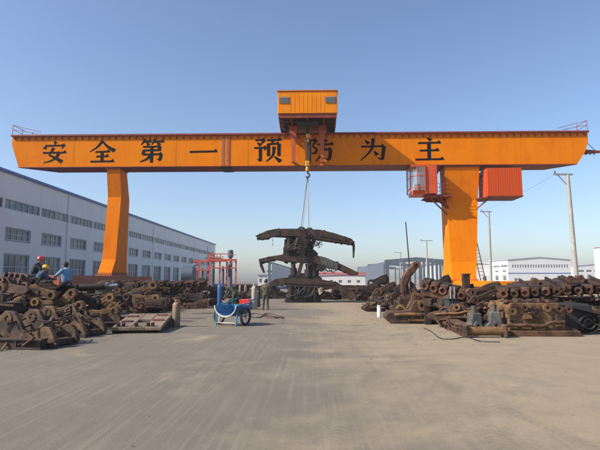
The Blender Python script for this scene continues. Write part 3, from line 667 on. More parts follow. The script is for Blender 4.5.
# legs -------------------------------------------------------------
def leg_poly(sections):
    m = MB(); k = len(sections)
    for (xa, xb, ya, yb, z) in sections: m.v += [(xa, ya, z), (xb, ya, z), (xb, yb, z), (xa, yb, z)]
    for i in range(k - 1):
        for j in range(4): a_ = i * 4 + j; b_ = i * 4 + (j + 1) % 4; m.f.append((a_, b_, b_ + 4, a_ + 4))
    m.f.append((3, 2, 1, 0)); e = (k - 1) * 4; m.f.append((e, e + 1, e + 2, e + 3)); return m
zl = lambda py, Y=43: at(115, py, Y).z
xa = at(106.3, 170, 43).x; xb = at(119.6, 170, 43).x
SILLZ_L = 2.05
secs = [(xa, xb, 42.05, 45.6, SILLZ_L + 0.14), (xa, xb, 42.9, 45.5, zl(259.5, 42.9)), (xa, xb, 43.6, 45.6, zl(197, 43.6)), (xa, xb, 43.05, 44.7, zbot - 0.065)]
lg = leg_poly(secs).build('leg', 'orange2', gc)
def flange(m, x0, x1, y0, y1, z, t=0.12): return m.box(x0, x1, y0, y1, z, z + t)
flange(MB(), xa - 0.12, xb + 0.12, 41.9, 45.75, SILLZ_L + 0.002, 0.13).build('leg_base_flange', 'sillbrown', gc)
for i in range(5):
    x = xa + 0.1 + (xb - xa - 0.2) * i / 4; MB().box(x - 0.05, x + 0.05, 41.93, 42.02, SILLZ_L + 0.135, SILLZ_L + 0.3).build('gusset', 'sillbrown', gc)
for i in range(12):
    y = 42.3 + 3.1 * i / 11; MB().box(xb + 0.005, xb + 0.09, y - 0.05, y + 0.05, SILLZ_L + 0.135, SILLZ_L + 0.3).build('gusset', 'sillbrown', gc)
flange(MB(), xa - 0.1, xb + 0.1, 42.98, 44.8, zbot - 0.2, 0.12).build('leg_head_flange', 'redprimer', gc)
# rigid right leg
SILLZ_R = 1.66
def xr_(px, Y): return at(px, 230, Y).x
secs = [(xr_(450.3, 42.1), xr_(474.3, 42.1), 42.1, 45.3, SILLZ_R + 0.14), (xr_(450.0, 42.8), xr_(475.5, 42.8), 42.8, 45.2, at(460, 262, 42.8).z), (xr_(447.5, 43.5), xr_(479.0, 43.5), 43.5, 45.3, at(460, 200, 43.5).z), (xr_(446.6, 43.05), xr_(482.0, 43.05), 43.05, 44.75, zbot - 0.065)]
leg_poly(secs).build('leg', 'orange', gc)['label'] = 'wide tapering right leg under the cabin'
flange(MB(), secs[0][0] - 0.15, secs[0][1] + 0.15, 41.95, 45.5, SILLZ_R + 0.002, 0.13).build('leg_base_flange', 'orange2', gc)
flange(MB(), secs[-1][0] - 0.1, secs[-1][1] + 0.1, 42.98, 44.85, zbot - 0.2, 0.12).build('leg_head_flange', 'redprimer', gc)
# sills, wheel trucks
for (x0, x1, y0, y1, zt, mt) in ((xa - 0.15, xb + 0.25, 33.0, 52.0, SILLZ_L, 'sillbrown'), (secs[0][0] + 0.1, secs[0][1] + 0.05, 33.2, 52.0, SILLZ_R, 'orange')):
    MB().prism([(y0, zt - 0.9), (y0 + 0.5, zt - 1.25), (y1 - 0.5, zt - 1.25), (y1, zt - 0.9), (y1, zt), (y0, zt)], x0, x1, 'x').build('sill_beam', mt, gc, bevel=0.02)
    for yw in (y0 + 1.0, y0 + 2.4, y1 - 2.4, y1 - 1.0):
        xm = (x0 + x1) / 2
        wz = 0.3
        ob = MB().tube([(xm - 0.14, yw, wz + 0.05), (xm - 0.1, yw, wz + 0.05), (xm + 0.1, yw, wz + 0.05), (xm + 0.14, yw, wz + 0.05)], [0.36, 0.3, 0.3, 0.36], 18).build('wheel', 'dark', gc, smooth=True)
        MB().box(xm - 0.34, xm - 0.17, yw - 0.45, yw + 0.45, 0.2, zt - 1.2).box(xm + 0.17, xm + 0.34, yw - 0.45, yw + 0.45, 0.2, zt - 1.2).build('wheel_cheek', mt, gc)
    rail_o = tag(MB().box((x0 + x1) / 2 - 0.07, (x0 + x1) / 2 + 0.07, 18, 140, 0.0, 0.048).build('crane_rail', 'rust'), 'long ground rail under the %s crane leg' % ('left' if x0 < 0 else 'right'), kind='structure')

# cabin (operator) left of the right leg
cz0, cz1 = at(420, 195.5, 43.2).z, at(420, 167.5, 43.2).z
cx0, cx1 = at(411.5, 180, 42.2).x, at(437.5, 180, 42.2).x
cxw = cx0 + (cx1 - cx0) * 0.52
cb = MB()
cb.box(cxw, cx1, 42.2, 44.4, cz0, cz1 - 0.02)
cab = cb.build('cabin', 'redorange', gc, bevel=0.03)
fz0 = cz0 + 0.55
MB().prism([(42.35, cz0 - 0.02), (44.3, cz0 - 0.02), (44.3, cz0 + 0.3), (42.15, cz0 + 0.3)], cx0 + 0.12, cxw - 0.003, 'x').build('cabin_floor', 'redorange', cab)
MB().box(cx0, cxw + 0.02, 42.1, 44.4, cz1 - 0.14, cz1).build('cabin_roof', 'redorange', cab)
def chl(mb, nm, mt, par):
    return mb.build(nm, mt, par)
pv = [(cx0 + 0.02, 44.3), (cx0 + 0.02, 42.75), (cx0 + 0.5, 42.12), (cxw - 0.02, 42.12)]
for (x, y) in pv: chl(MB().box(x - 0.045, x + 0.045, y - 0.045, y + 0.045, cz0 + 0.2, cz1 - 0.14), 'cabin_post', 'redorange', cab)
for i in range(3):
    a_ = Vector((*pv[i], 0)); b_ = Vector((*pv[i + 1], 0))
    for zz in (cz0 + 0.55, cz0 + 1.55):
        chl(MB().bar(a_ + Vector((0, 0, zz)), b_ + Vector((0, 0, zz)), 0.06, 0.07), 'cabin_rail', 'redorange', cab)
    chl(MB().bar(a_ + Vector((0, 0, (cz0 + .3 + cz1 - .16) / 2)), b_ + Vector((0, 0, (cz0 + .3 + cz1 - .16) / 2)), 0.015, cz1 - cz0 - 0.46), 'cabin_glass', 'cabglass' if 'cabglass' in M else 'glass', cab)
MB().box(cx0 + 0.55, cx0 + 1.0, 43.1, 43.6, cz0 + 0.3, cz0 + 1.0).build('operator_seat', 'dark', gc)
# platform under the cabin with struts
pz = cz0 - 0.12
px0, px1 = at(426, 200, 43).x, secs[2][0]
MB().box(px0, px1 + 0.2, 42.4, 44.9, pz - 0.1, pz).build('platform', 'redprimer', gc)
MB().box(cx1 - 0.8, px1 + 0.3, 42.6, 42.75, cz0 - 0.1, cz0 - 0.003).build('platform_beam', 'redprimer', gc)
MB().bar((px0 + 0.2, 42.7, pz - 0.1), (px1 + 0.1, 43.5, pz - 1.6), 0.09).bar((px1 - 0.9, 42.7, pz - 0.1), (px1 + 0.15, 43.5, pz - 1.0), 0.16).build('strut', 'redprimer', gc)
MB().prism([(px0 - 0.1, pz - 0.1), (px1 + 0.1, pz - 0.1), (px1 + 0.1, pz - 0.9), (px1 - 0.5, pz - 0.4), (px0 + 0.2, pz - 0.35)], 43.9, 44.0).build('gusset_plate', 'redprimer', gc)
for zz in (0.35, 0.7, 1.05):
    MB().bar((cx1, 42.5, pz + zz), (px1 + 0.1, 42.5, pz + zz), 0.035).build('guard_rail', 'white' if zz < 0 else 'redorange', gc)
for x in (cx1 + 0.25, cx1 + 0.55): MB().bar((x, 42.5, pz), (x, 42.5, pz + 1.05), 0.035).build('guard_post', 'redorange', gc)
MB().box(cx1 + 0.05, cx1 + 0.35, 43.2, 43.6, cz1 - 0.5, cz1 - 0.1).build('junction_box', 'dark', gc)
# electrical house right of the leg
ex0, ex1 = at(487.5, 180, 42.3).x, at(522, 180, 42.3).x
ez0, ez1 = at(505, 195.5, 42.3).z, at(505, 167.8, 42.3).z
eh = MB().box(ex0, ex1, 42.3, 44.6, ez0, ez1).build('electrical_house', ribs(streaks(mat('corrugated_red_orange', (0.5, 0.068, 0.012), 0.45, spec=.15), (0.3, 0.05, 0.02), 0.3, 3, 0.3), 0, 0.2, 0.3, 0.02), gc)
MB().box(ex0 - 0.05, ex1 + 0.05, 42.25, 44.65, ez0 - 0.1, ez0 - 0.003).build('house_floor', 'redprimer', gc)
px0, px1 = secs[2][1], ex0 + 0.3
MB().box(px0 - 0.2, px1, 42.5, 44.5, ez0 - 0.2, ez0 - 0.1).build('platform', 'redprimer', gc)
MB().bar((px1 - 0.1, 42.8, ez0 - 0.2), (px0 - 0.3, 43.5, ez0 - 1.1), 0.1).build('strut', 'redprimer', gc)
for zz in (0.4, 0.75, 1.1, 1.5, 1.9): MB().bar((px0 + 0.05, 42.55, ez0 + zz), (ex0, 42.55, ez0 + zz), 0.035).build('guard_rail', 'redorange', gc)
MB().tube([(px0 + 0.25, 43.2, zbot - 0.25), (px0 + 0.4, 43.2, zbot - 0.6), (px0 + 0.2, 43.4, zbot - 1.2)], 0.07, 8).build('cable_loop', 'dark', gc)
MB().box(px0 + 0.1, px0 + 0.35, 43.1, 43.4, zbot - 0.5, zbot - 0.07).build('junction_box', 'dark', gc)
# inclined access ladder behind the right leg
la, lb = at(483.5, 280, 45.6), at(474.5, 241, 45.6)
for dx in (-0.22, 0.22): MB().bar((la.x + dx, 45.7, SILLZ_R), (lb.x + dx, 45.7, lb.z), 0.06).build('ladder_stile', 'redprimer', gc)
for i in range(11):
    s = (i + 0.5) / 11; z = SILLZ_R + (lb.z - SILLZ_R) * s; x = la.x + (lb.x - la.x) * s
    MB().bar((x - 0.22, 45.7, z), (x + 0.22, 45.7, z), 0.04).build('ladder_rung', 'redprimer', gc)
# end railings on the girder, cable collector arm
for (xe, sgn) in ((xL + 0.05, 1), (xR - 0.05, -1)):
    zt = ztop + 0.1
    for i in range(3):
        hgt = 0.95 - 0.33 * i
        MB().tube([(xe + sgn * i * 0.9, GY0 - 0.1, zt), (xe + sgn * i * 0.9, GY0 - 0.1, zt + hgt)], 0.022, 6).build('end_rail_post', 'redprimer', gc)
    for hgt, l in ((0.95, 2.6), (0.55, 2.2)):
        MB().tube([(xe, GY0 - 0.1, zt + hgt), (xe + sgn * l, GY0 - 0.1, zt + hgt - 0.62 * (hgt / .95) - 0.05)], 0.02, 6).tube([(xe, GY0 - 0.1, zt + hgt), (xe, GY1, zt + hgt)], 0.02, 6).build('end_rail', 'redprimer', gc)
ca = at(584.5, 151.5, GY0 + 0.4); cbp = at(604, 152.5, GY0 + 0.4)
MB().hexa([(ca.x, GY0 + 0.2, ca.z - 0.12), (cbp.x, GY0 + 0.35, ca.z - 0.06), (cbp.x, GY0 + 0.7, ca.z - 0.06), (ca.x, GY0 + 1.1, ca.z - 0.12)], [(ca.x, GY0 + 0.2, ca.z + 0.12), (cbp.x, GY0 + 0.35, ca.z + 0.04), (cbp.x, GY0 + 0.7, ca.z + 0.04), (ca.x, GY0 + 1.1, ca.z + 0.12)]).build('cable_arm', 'redprimer', gc)
MB().bar((xR, GY0 + 0.4, ca.z + 0.9), (ca.x + 0.9, GY0 + 0.4, ca.z + 0.1), 0.04).build('cable_arm_stay', 'redprimer', gc)
for dx in (0.15, 0.5, 0.85): MB().tube([(ca.x + dx, GY0 + 0.4, ca.z - 0.1), (ca.x + dx - 0.06, GY0 + 0.4, ca.z - 0.34)], [0.05, 0.03], 6).build('cable_hanger', 'dark', gc)

# ------------------------------------------------------------------ trolley
TY0, TY1 = 39.9, 45.9
tx0, tx1 = at(277.8, 100, TY0).x, at(337.2, 100, TY0).x
tz0, tz1 = at(308, 113.3, TY0).z, at(308, 91, TY0).z
tc_ = (tx0 + tx1) / 2
tr = thing('hoist_trolley', 'orange trolley house riding on the crane girder above the hook', 'trolley', (tc_, GY0, ztop + 0.22), world=True)
hm = streaks(mat('trolley_cladding', (0.6845, 0.1972, 0.0036), 0.5, spec=0.03, var=[(0.7008, 0.2274, 0.0076), (0.6520, 0.1894, 0.0060)], scale=0.8), (0.4074, 0.1212, 0.0060), 0.2, 3, 0.3)
MB().box(tx0, tx1, TY0, TY1, tz0, tz1).build('house', hm, tr, bevel=0.04)
MB().box(tx0 - 0.06, tx1 + 0.06, TY0 - 0.07, TY1 + 0.06, tz1 + 0.003, tz1 + 0.06).build('house_roof', 'orange2', tr)
for i in range(1, 14):
    x = tx0 + (tx1 - tx0) * i / 14
    if 2 < i < 12: MB().box(x - 0.018, x + 0.018, TY0 - 0.012, TY0 - 0.002, tz0 + 0.15, tz1 - 0.38).build('panel_rib', 'orange', tr)
for s0, s1 in ((0.02, 0.195), (0.80, 0.975)):
    xa_, xb_ = tx0 + (tx1 - tx0) * s0, tx0 + (tx1 - tx0) * s1
    wz0, wz1 = tz0 + (tz1 - tz0) * 0.46, tz0 + (tz1 - tz0) * 0.74
    wn = MB().box(xa_, xb_, TY0 - 0.035, TY0 - 0.003, wz0, wz1).build('louvre', 'vent', tr)
    for j in range(5):
        z = wz0 + (wz1 - wz0) * (j + 0.5) / 5
        o = MB().hexa([(xa_ + 0.03, TY0 - 0.07, z - 0.05), (xb_ - 0.03, TY0 - 0.07, z - 0.05), (xb_ - 0.03, TY0 - 0.036, z), (xa_ + 0.03, TY0 - 0.036, z)], [(xa_ + 0.03, TY0 - 0.07, z - 0.035), (xb_ - 0.03, TY0 - 0.07, z - 0.035), (xb_ - 0.03, TY0 - 0.036, z + 0.015), (xa_ + 0.03, TY0 - 0.036, z + 0.015)]).build('louvre_slat', 'vent', wn)
# under frame
MB().box(tx0 + 0.05, tx1 - 0.05, TY0 + 0.1, TY0 + 0.35, tz0 - 0.32, tz0 - 0.003).build('front_crossbeam', 'redprimer', tr)
for s in (0.22, 0.5, 0.78):
    x = tx0 + (tx1 - tx0) * s
    MB().box(x - 0.1, x + 0.1, TY0 + 0.36, TY1 - 0.1, tz0 - 0.30, tz0 - 0.004).build('longitudinal_beam', 'redprimer', tr)
for y in (41.3, 42.3): MB().box(tx0 + 0.1, tx1 - 0.1, y, y + 0.16, tz0 - 0.24, tz0 - 0.005).build('crossbeam', 'dark', tr)
for sx, x in ((-1, tx0 + 0.12), (1, tx1 - 0.12)):
    MB().hexa([(x - 0.06, 41.6, ztop + 0.3), (x + 0.06, 41.6, ztop + 0.3), (x + 0.06, 45.7, ztop + 0.3), (x - 0.06, 45.7, ztop + 0.3)], [(x - 0.06, TY0 + 0.36, tz0 - 0.31), (x + 0.06, TY0 + 0.36, tz0 - 0.31), (x + 0.06, 45.8, tz0 - 0.31), (x - 0.06, 45.8, tz0 - 0.31)]).build('side_frame', 'redprimer', tr)
    for y in (GY0 + 0.31, GY1 - 0.31):
        xx = x - sx * 0.3
        MB().ring(xx, ztop + 0.22 + 0.34, 0.05, 0.34, y - 0.09, y + 0.09, 18).build('wheel', 'dark', tr)
        MB().box(xx - 0.07, xx + 0.07, y - 0.14, y - 0.1, ztop + 0.45, tz0 - 0.2).box(xx - 0.07, xx + 0.07, y + 0.1, y + 0.14, ztop + 0.45, tz0 - 0.2).build('wheel_bracket', 'dark', tr)
MB().tube([(tc_ - 0.9, 41.2, tz0 - 0.42), (tc_ + 0.9, 41.2, tz0 - 0.42)], 0.3, 16).build('hoist_drum', 'dark', tr, smooth=True)
M['armred'] = streaks(mat('arm_red_orange', (0.4166, 0.0806, 0.0101), 0.45, var=[(0.3696, 0.0672, 0.0101), (0.4435, 0.0941, 0.0134)], scale=1), (0.2016, 0.0403, 0.0134), 0.3, 3, 0.3)
for s in (0.245, 0.755):
    x = tx0 + (tx1 - tx0) * s
    MB().prism([(x - 0.40, tz0 - 0.33), (x + 0.40, tz0 - 0.33), (x + 0.36, ztop + 0.55), (x + 0.17, ztop - 0.8), (x + 0.14, zbot + 0.12), (x - 0.14, zbot + 0.12), (x - 0.17, ztop - 0.8), (x - 0.36, ztop + 0.55)], GY0 - 0.85, GY0 - 0.45).build('hanger_arm', 'armred', tr, bevel=0.02)
    o = MB().tube([(x, GY0 - 0.44, zbot + 0.3), (x, GY0 - 0.07, zbot + 0.3)], 0.14, 12).build('guide_roller', 'dark', tr)

# ------------------------------------------------------------------ hook block and ropes
HX = at(307.5, 170, 41.2).x; HYY = 41.2
hz0 = at(307.5, 173, HYY).z; hzt = at(307.5, 161, HYY).z
hk = thing('hook_block', 'yellow crane hook block hanging from wire ropes below the trolley', 'hook', (HX, HYY, hz0 - 0.6), world=True)
for i, dx in enumerate((-0.17, -0.1, 0.1, 0.16)):
    MB().tube([(HX + dx, HYY, hzt), (HX + dx * 1.1, HYY, tz0 - 0.5)], 0.028, 6).build('hoist_rope', 'dark', hk)
MB().box(HX - 0.21, HX + 0.21, HYY - 0.16, HYY + 0.16, hzt - 0.5, hzt + 0.0).build('sheave_case', 'yellow', hk, bevel=0.08)
MB().tube([(HX - 0.27, HYY, hzt - 0.2), (HX + 0.27, HYY, hzt - 0.2)], 0.09, 10).build('sheave_pin', 'dark', hk)
MB().lathe([(0.06, hzt - 0.95), (0.15, hzt - 0.9), (0.19, hzt - 0.75), (0.12, hzt - 0.51)], (HX, HYY, 0), 14).build('swivel', 'yellow', hk, smooth=True)
hp = [(HX, HYY, hzt - 0.9)]
for i in range(9):
    t_ = R(80 - 30 * i); hp.append((HX + 0.17 * math.cos(t_), HYY, hzt - 1.22 + 0.17 * math.sin(t_)))
MB().tube(hp, [0.07] * 8 + [0.05, 0.02], 8).build('hook', 'dark', hk, smooth=True)
ub = at(309, 137, HYY)
MB().box(HX - 0.12, HX + 0.22, HYY - 0.14, HYY + 0.14, ub.z - 0.15, ub.z + 0.25).box(HX - 0.05, HX + 0.15, HYY - 0.145, HYY + 0.145, ub.z - 0.5, ub.z - 0.24).build('limit_switch_weight', 'yellow', hk, bevel=0.04)
# ------------------------------------------------------------------ stack of roof supports hanging from the hook
SY0, SY1 = 38.6, 40.2; SY = 39.4
def pp(l, Y=SY): return [P(x, y, Y) for x, y in l]
def profile(mb, pts, y0=SY0, y1=SY1): return mb.prism(pp(pts), y0, y1)
def hang_chain(t, a, b, r=0.05, name='chain'):
    a = Vector(a); b = Vector(b); n = max(2, int((b - a).length / 0.14)); m = MB()
    for i in range(n):
        p = a.lerp(b, i / n); q = a.lerp(b, (i + 0.85) / n); m.bar(p, q, r * (1.6 if i % 2 else 0.5), r * (0.5 if i % 2 else 1.6))
    return m.build(name, 'dark', t)
def legs_and_cyl(t, list_, y):
    for (xa_, ya_, xb_, yb_, r0, r1) in list_:
        a_ = at(xa_, ya_, y); b_ = at(xb_, yb_, y); mid = a_.lerp(b_, 0.55)
        cy = MB().tube([a_, mid], r0, 14).build('hydraulic_leg', 'coal', t, smooth=True)
        o = MB().tube([mid, b_], r1, 12).build('piston_rod', 'coalrust', cy, smooth=True)
def ragged(t, outline):
    """torn flaps, lugs and pipe stubs along the underside and top of a canopy"""
    k = len(outline); h = k // 2
    for i in range(k):
        (xa, ya), (xb, yb) = outline[i], outline[(i + 1) % k]
        for j in range(max(1, int(abs(xb - xa) / 4.5))):
            s_ = rnd.random(); x = xa + (xb - xa) * s_; y = ya + (yb - ya) * s_; under = i >= h
            w_ = rnd.uniform(.5, 2.0); d_ = rnd.uniform(.4, 2.2) if under else -rnd.uniform(.2, .8)
            y0 = SY0 + rnd.choice((-.04, .1, .7, 1.1)); pts = [(x - w_, y - .3 * (1 if under else -1)), (x + w_, y - .3 * (1 if under else -1)), (x + w_ * rnd.uniform(.2, 1), y + d_), (x - w_ * rnd.uniform(.1, .9), y + d_ * rnd.uniform(.5, 1))]
            MB().prism(pp(pts), y0, y0 + rnd.uniform(.05, .3)).build('lug', rnd.choice(('coal', 'coalrust', 'rust_dark')), t)
def support(label, canopy, tip, gob, cols, base, plates, loc):
    t = thing('roof_support', label, 'mining support', loc, world=True, group='stack of three roof supports on the hook')
    profile(MB(), canopy, SY0, SY1).build('canopy', 'coalrust', t, bevel=0.012)
    ragged(t, canopy)
    for nm, pts, y0, y1, mt in plates: profile(MB(), pts, y0, y1).build(nm, mt, t, bevel=0.02)
    for y in (SY0 + 0.25, SY1 - 0.25): legs_and_cyl(t, cols, y)
    profile(MB(), base, SY0 + 0.05, SY0 + 0.6).build('pontoon', 'coal', t, bevel=0.03)
    profile(MB(), base, SY1 - 0.6, SY1 - 0.05).build('pontoon', 'coal', t, bevel=0.03)
    return t
s1 = support('topmost roof support of the hanging stack with long drooping canopy',
  [(257, 236.5), (268, 231.5), (276, 229.8), (300, 229.5), (320, 230.6), (334, 234), (351, 239.5), (353, 242.5), (350, 244.5), (332, 242), (318, 240), (300, 237), (284, 237), (272, 236.5), (266, 239), (258.5, 239.5)],
  None, None, [(290, 251, 289, 237, 0.3, 0.2), (297, 251, 298, 237, 0.32, 0.22), (309, 252, 308, 238, 0.32, 0.22)],
  [(283, 257), (284, 251), (292, 249), (314, 250), (318, 254), (317, 259), (288, 259)],
  [('canopy_tip', [(344, 238.2), (353.5, 241.5), (354.5, 246), (353.8, 258), (352.6, 258), (352.4, 246), (344, 243)], SY0 + 0.3, SY0 + 0.75, 'coalrust'),
   ('shield_plate', [(285, 240), (292, 238), (296, 252), (284, 254)], SY0 + 0.15, SY0 + 0.3, 'coal'),
   ('link_bar', [(312, 239), (316, 241), (312, 253), (308, 252)], SY0 + 0.1, SY0 + 0.25, 'coalrust'),
   ('valve_block', [(292, 246), (301, 245), (301, 252), (292, 253)], SY0 - 0.1, SY0 + 0.1, 'coal'), ('gob_shield', [(286, 237), (305, 238), (306, 252), (285, 252)], SY1 - 0.5, SY1 - 0.3, 'coal'), ('lemniscate_link', [(302, 238), (306, 238), (312, 256), (307, 257)], SY0 + 0.02, SY0 + 0.14, 'coalrust'), ('hose_tray', [(284, 248), (300, 247), (300, 250), (284, 252)], SY0 - 0.22, SY0 - 0.11, 'rust_dark'),
   ('stiffener', [(262, 238), (280, 232.5), (281, 236), (263, 240.5)], SY0 - 0.05, SY0 - 0.003, 'coalrust'),
   ('side_shield', [(320, 232.5), (346, 240.2), (345, 242.2), (320, 237)], SY0 - 0.06, SY0 - 0.003, 'coalrust')], (HX, SY, 3))
s2 = support('middle roof support of the hanging stack with pale bent right canopy',
  [(260, 259.5), (270, 257.0), (283, 255), (300, 256), (318, 256.2), (327, 258.5), (341, 264.5), (357, 272.5), (357.5, 275), (351, 275), (340, 270.5), (330, 268), (318, 264.5), (300, 262.5), (286, 262), (276, 260), (266, 262), (261, 262)],
  None, None, [(294, 276, 293, 262, 0.27, 0.18), (308, 277, 309, 264, 0.32, 0.22), (315, 276, 314, 264, 0.27, 0.18)],
  [(288, 280), (289, 275), (298, 273), (316, 274), (322, 278), (321, 282), (290, 282)],
  [('canopy_tip', [(259.5, 259), (262, 260), (263, 265), (265.3, 272.5), (264, 273.3), (260.5, 266)], SY0 + 0.2, SY0 + 0.7, 'coal'),
   ('canopy_prop', [(262, 262.5), (272, 259.8), (277, 261.5), (270, 261.8), (263, 264.2)], SY0 + 0.2, SY0 + 0.5, 'coal'),
   ('side_shield', [(319, 257), (329, 259.5), (338, 264), (337, 270), (330, 268), (322, 265)], SY0 - 0.08, SY0 - 0.003, 'greysteel'),
   ('shield_plate', [(305, 264), (318, 265), (319, 275), (308, 276)], SY0 + 0.1, SY0 + 0.25, 'coal'),
   ('lemniscate_link', [(300, 263), (304, 263), (300, 277), (296, 277)], SY0 + 0.02, SY0 + 0.14, 'coalrust'), ('link_bar', [(318, 264), (328, 267), (322, 272), (316, 271)], SY0 - 0.06, SY0 + 0.1, 'coal')], (HX, SY, 1.8))
s3 = support('lowest roof support of the hanging stack with wide brown canopy near the ground',
  [(267, 284), (276, 279.3), (283, 277.8), (300, 278.8), (320, 279.5), (336, 281.8), (345, 287), (356, 294), (357, 298), (350, 298), (338, 290), (322, 287.5), (300, 286.5), (284, 285), (272, 286)],
  None, None, [(291, 298, 290, 286, 0.3, 0.2), (298, 298, 299, 286, 0.26, 0.18), (309, 299, 310, 287, 0.34, 0.24), (316, 299, 314, 287, 0.28, 0.18)],
  [(285, 300.5), (287, 296.5), (298, 294), (314, 294.5), (321, 298), (321, 302.1), (287, 302.1)],
  [('canopy_tip', [(266.5, 284), (275, 282), (277, 290), (277.5, 298), (275.4, 298), (273, 290), (268, 288)], SY0 + 0.1, SY0 + 0.55, 'coal'),
   ('shield_plate', [(303, 287), (318, 288), (318, 297), (304, 298)], SY0 + 0.1, SY0 + 0.25, 'coal'),
   ('stiffener', [(284, 279.5), (320, 281.2), (334, 283.2), (334, 285), (300, 284.5), (284, 283)], SY0 - 0.06, SY0 - 0.003, 'coalrust'),
   ('gob_shield', [(287, 286), (317, 287), (320, 299), (288, 299)], SY1 - 0.5, SY1 - 0.3, 'coal'), ('lemniscate_link', [(304, 287), (308, 287), (298, 299), (293, 299)], SY0 + 0.02, SY0 + 0.09, 'coalrust'), ('valve_block', [(294, 289), (302, 288.5), (302, 294), (294, 294.5)], SY0 - 0.1, SY0 + 0.1, 'coal')], (HX, SY, 0))
# hoses and chains that hang between them
for t_, (x0_, y0_, x1_, y1_, n_) in ((s1, (312, 240, 322, 248, 7)), (s2, (322, 264, 338, 274, 7)), (s3, (288, 286, 318, 298, 9)), (s1, (286, 238, 312, 255, 8))):
    for i in range(n_):
        a_ = at(rnd.uniform(x0_, x1_), rnd.uniform(y0_, y0_ + 3), SY0 - 0.12); b_ = at(rnd.uniform(x0_, x1_), rnd.uniform(y1_ - 5, y1_), SY0 - 0.12)
        mid = (a_ + b_) / 2 + Vector((rnd.uniform(-.3, .3), -0.1, -0.25))
        pts, _ = smoothpts([tuple(a_), tuple(mid), tuple(b_)], [1, 1, 1], 5)
        MB().tube(pts, 0.028, 6).build('hydraulic_hose', 'hose', t_, smooth=True)
hang_chain(s1, at(273, 237, SY0), at(272.5, 246, SY0), 0.03)
for px in (300.2, 304): hang_chain(s1, at(px, 228, SY0 - 0.25), at(px, 263, SY0 - 0.25), 0.09)
for i in range(16):
    y = 230 + 2.1 * i; MB().bar(at(300.2, y, SY0 - 0.27), at(304, y, SY0 - 0.27), 0.06, 0.09).build('chain_bar', 'rust_dark', s1)
sl = thing('lifting_sling', 'wire rope slings from the hook down to the stacked supports', 'sling', (HX, SY, at(300, 229, SY).z), world=True)
top = (HX, HYY, hzt - 1.38)
for q, dy in (((301.0, 228.7), -0.5), ((309.8, 229.7), -.4), ((302.6, 229.2), 0.45), ((308.6, 229.8), 0.5)):
    b_ = at(q[0], q[1], SY + dy); MB().tube([top, b_], 0.026, 6).build('sling_rope', 'wire', sl)
    MB().tube([b_ + Vector((-0.25, 0, -0.05)), b_ + Vector((-0.1, 0, 0.12)), b_ + Vector((0.1, 0, 0.12)), b_ + Vector((0.25, 0, -0.05))], 0.05, 8).build('shackle', 'dark', sl)
MB().tube([top, Vector(top) + Vector((0, 0, -0.5))], [0.09, 0.05], 8).build('ferrule', 'dark', sl)

#@@HEAPS@@
# ------------------------------------------------------------------ scrap heaps: kinds of piece
def ringpart(t, cx, cz, ri, ro, y0, y1, m, name='eye_ring', n=16):
    return MB().ring(cx, cz, ri, ro, y0, y1, n).build(name, m, t, smooth=True)
def k_link_arm(L=1.3, r1=0.2, r2=0.17, t=0.24, m='ochre', bend=0.0):
    o = thing('link_arm', 'x', 'link arm')
    a1, a2 = r1 * 0.86, r2 * 0.86
    top = [(a1 * .5, a1), (L * 0.5, (r1 + r2) * 0.36 + bend), (L - a2 * .5, a2)]; bot = [(L - a2 * .5, -a2), (L * 0.5, -(r1 + r2) * 0.34 + bend), (a1 * .5, -a1)]
    MB().prism(top + bot, -t * 0.36, t * 0.36).build('arm_plate', m, o, bevel=0.02)
    MB().prism([(r1 * 1.05, 0.03), (L * .5, 0.03 + bend), (L - r2 * 1.05, 0.03), (L - r2 * 1.05, -0.03), (L * .5, -0.03 + bend), (r1 * 1.05, -0.03)], -t * 0.47, t * 0.47).build('rib', m, o)
    ringpart(o, 0, 0, r1 * 0.5, r1, -t / 2, t / 2, m); ringpart(o, L, 0, r2 * 0.5, r2, -t / 2, t / 2, m)
    return o
def k_eye_plate(L=1.2, r=.15, t=.18, m='ochre', root=1.5):
    """flat tapering link plate: a single eye at the origin and a broad stepped root at x = L"""
    o = thing('link_arm', 'x', 'link arm')
    MB().prism([(r * .45, r * .86), (L * .35, r * .92), (L * .62, r * root), (L * .98, r * root * 1.1), (L * 1.06, r * .5), (L * 1.02, -r * root * .8), (L * .8, -r * root), (L * .55, -r * 1.0), (r * .45, -r * .86)], -t * .3, t * .3).build('arm_plate', m, o, bevel=.012)
    MB().prism([(L * .5, r * .55), (L * .92, r * root * .7), (L * .92, -r * root * .55), (L * .55, -r * .5)], -t * .46, t * .46).build('root_pad', 'rust_dark', o, bevel=.01)
    MB().prism([(r * .9, r * .2), (L * .5, r * .25), (L * .5, -r * .05), (r * .9, -r * .1)], -t * .36, t * .36).build('rib', m, o)
    for x in (.62, .82): MB().tube([(L * x, -t * .5, 0), (L * x, t * .5, 0)], r * .2, 8).build('bolt', m, o)
    ringpart(o, 0, 0, r * .5, r, -t / 2, t / 2, m)
    return o
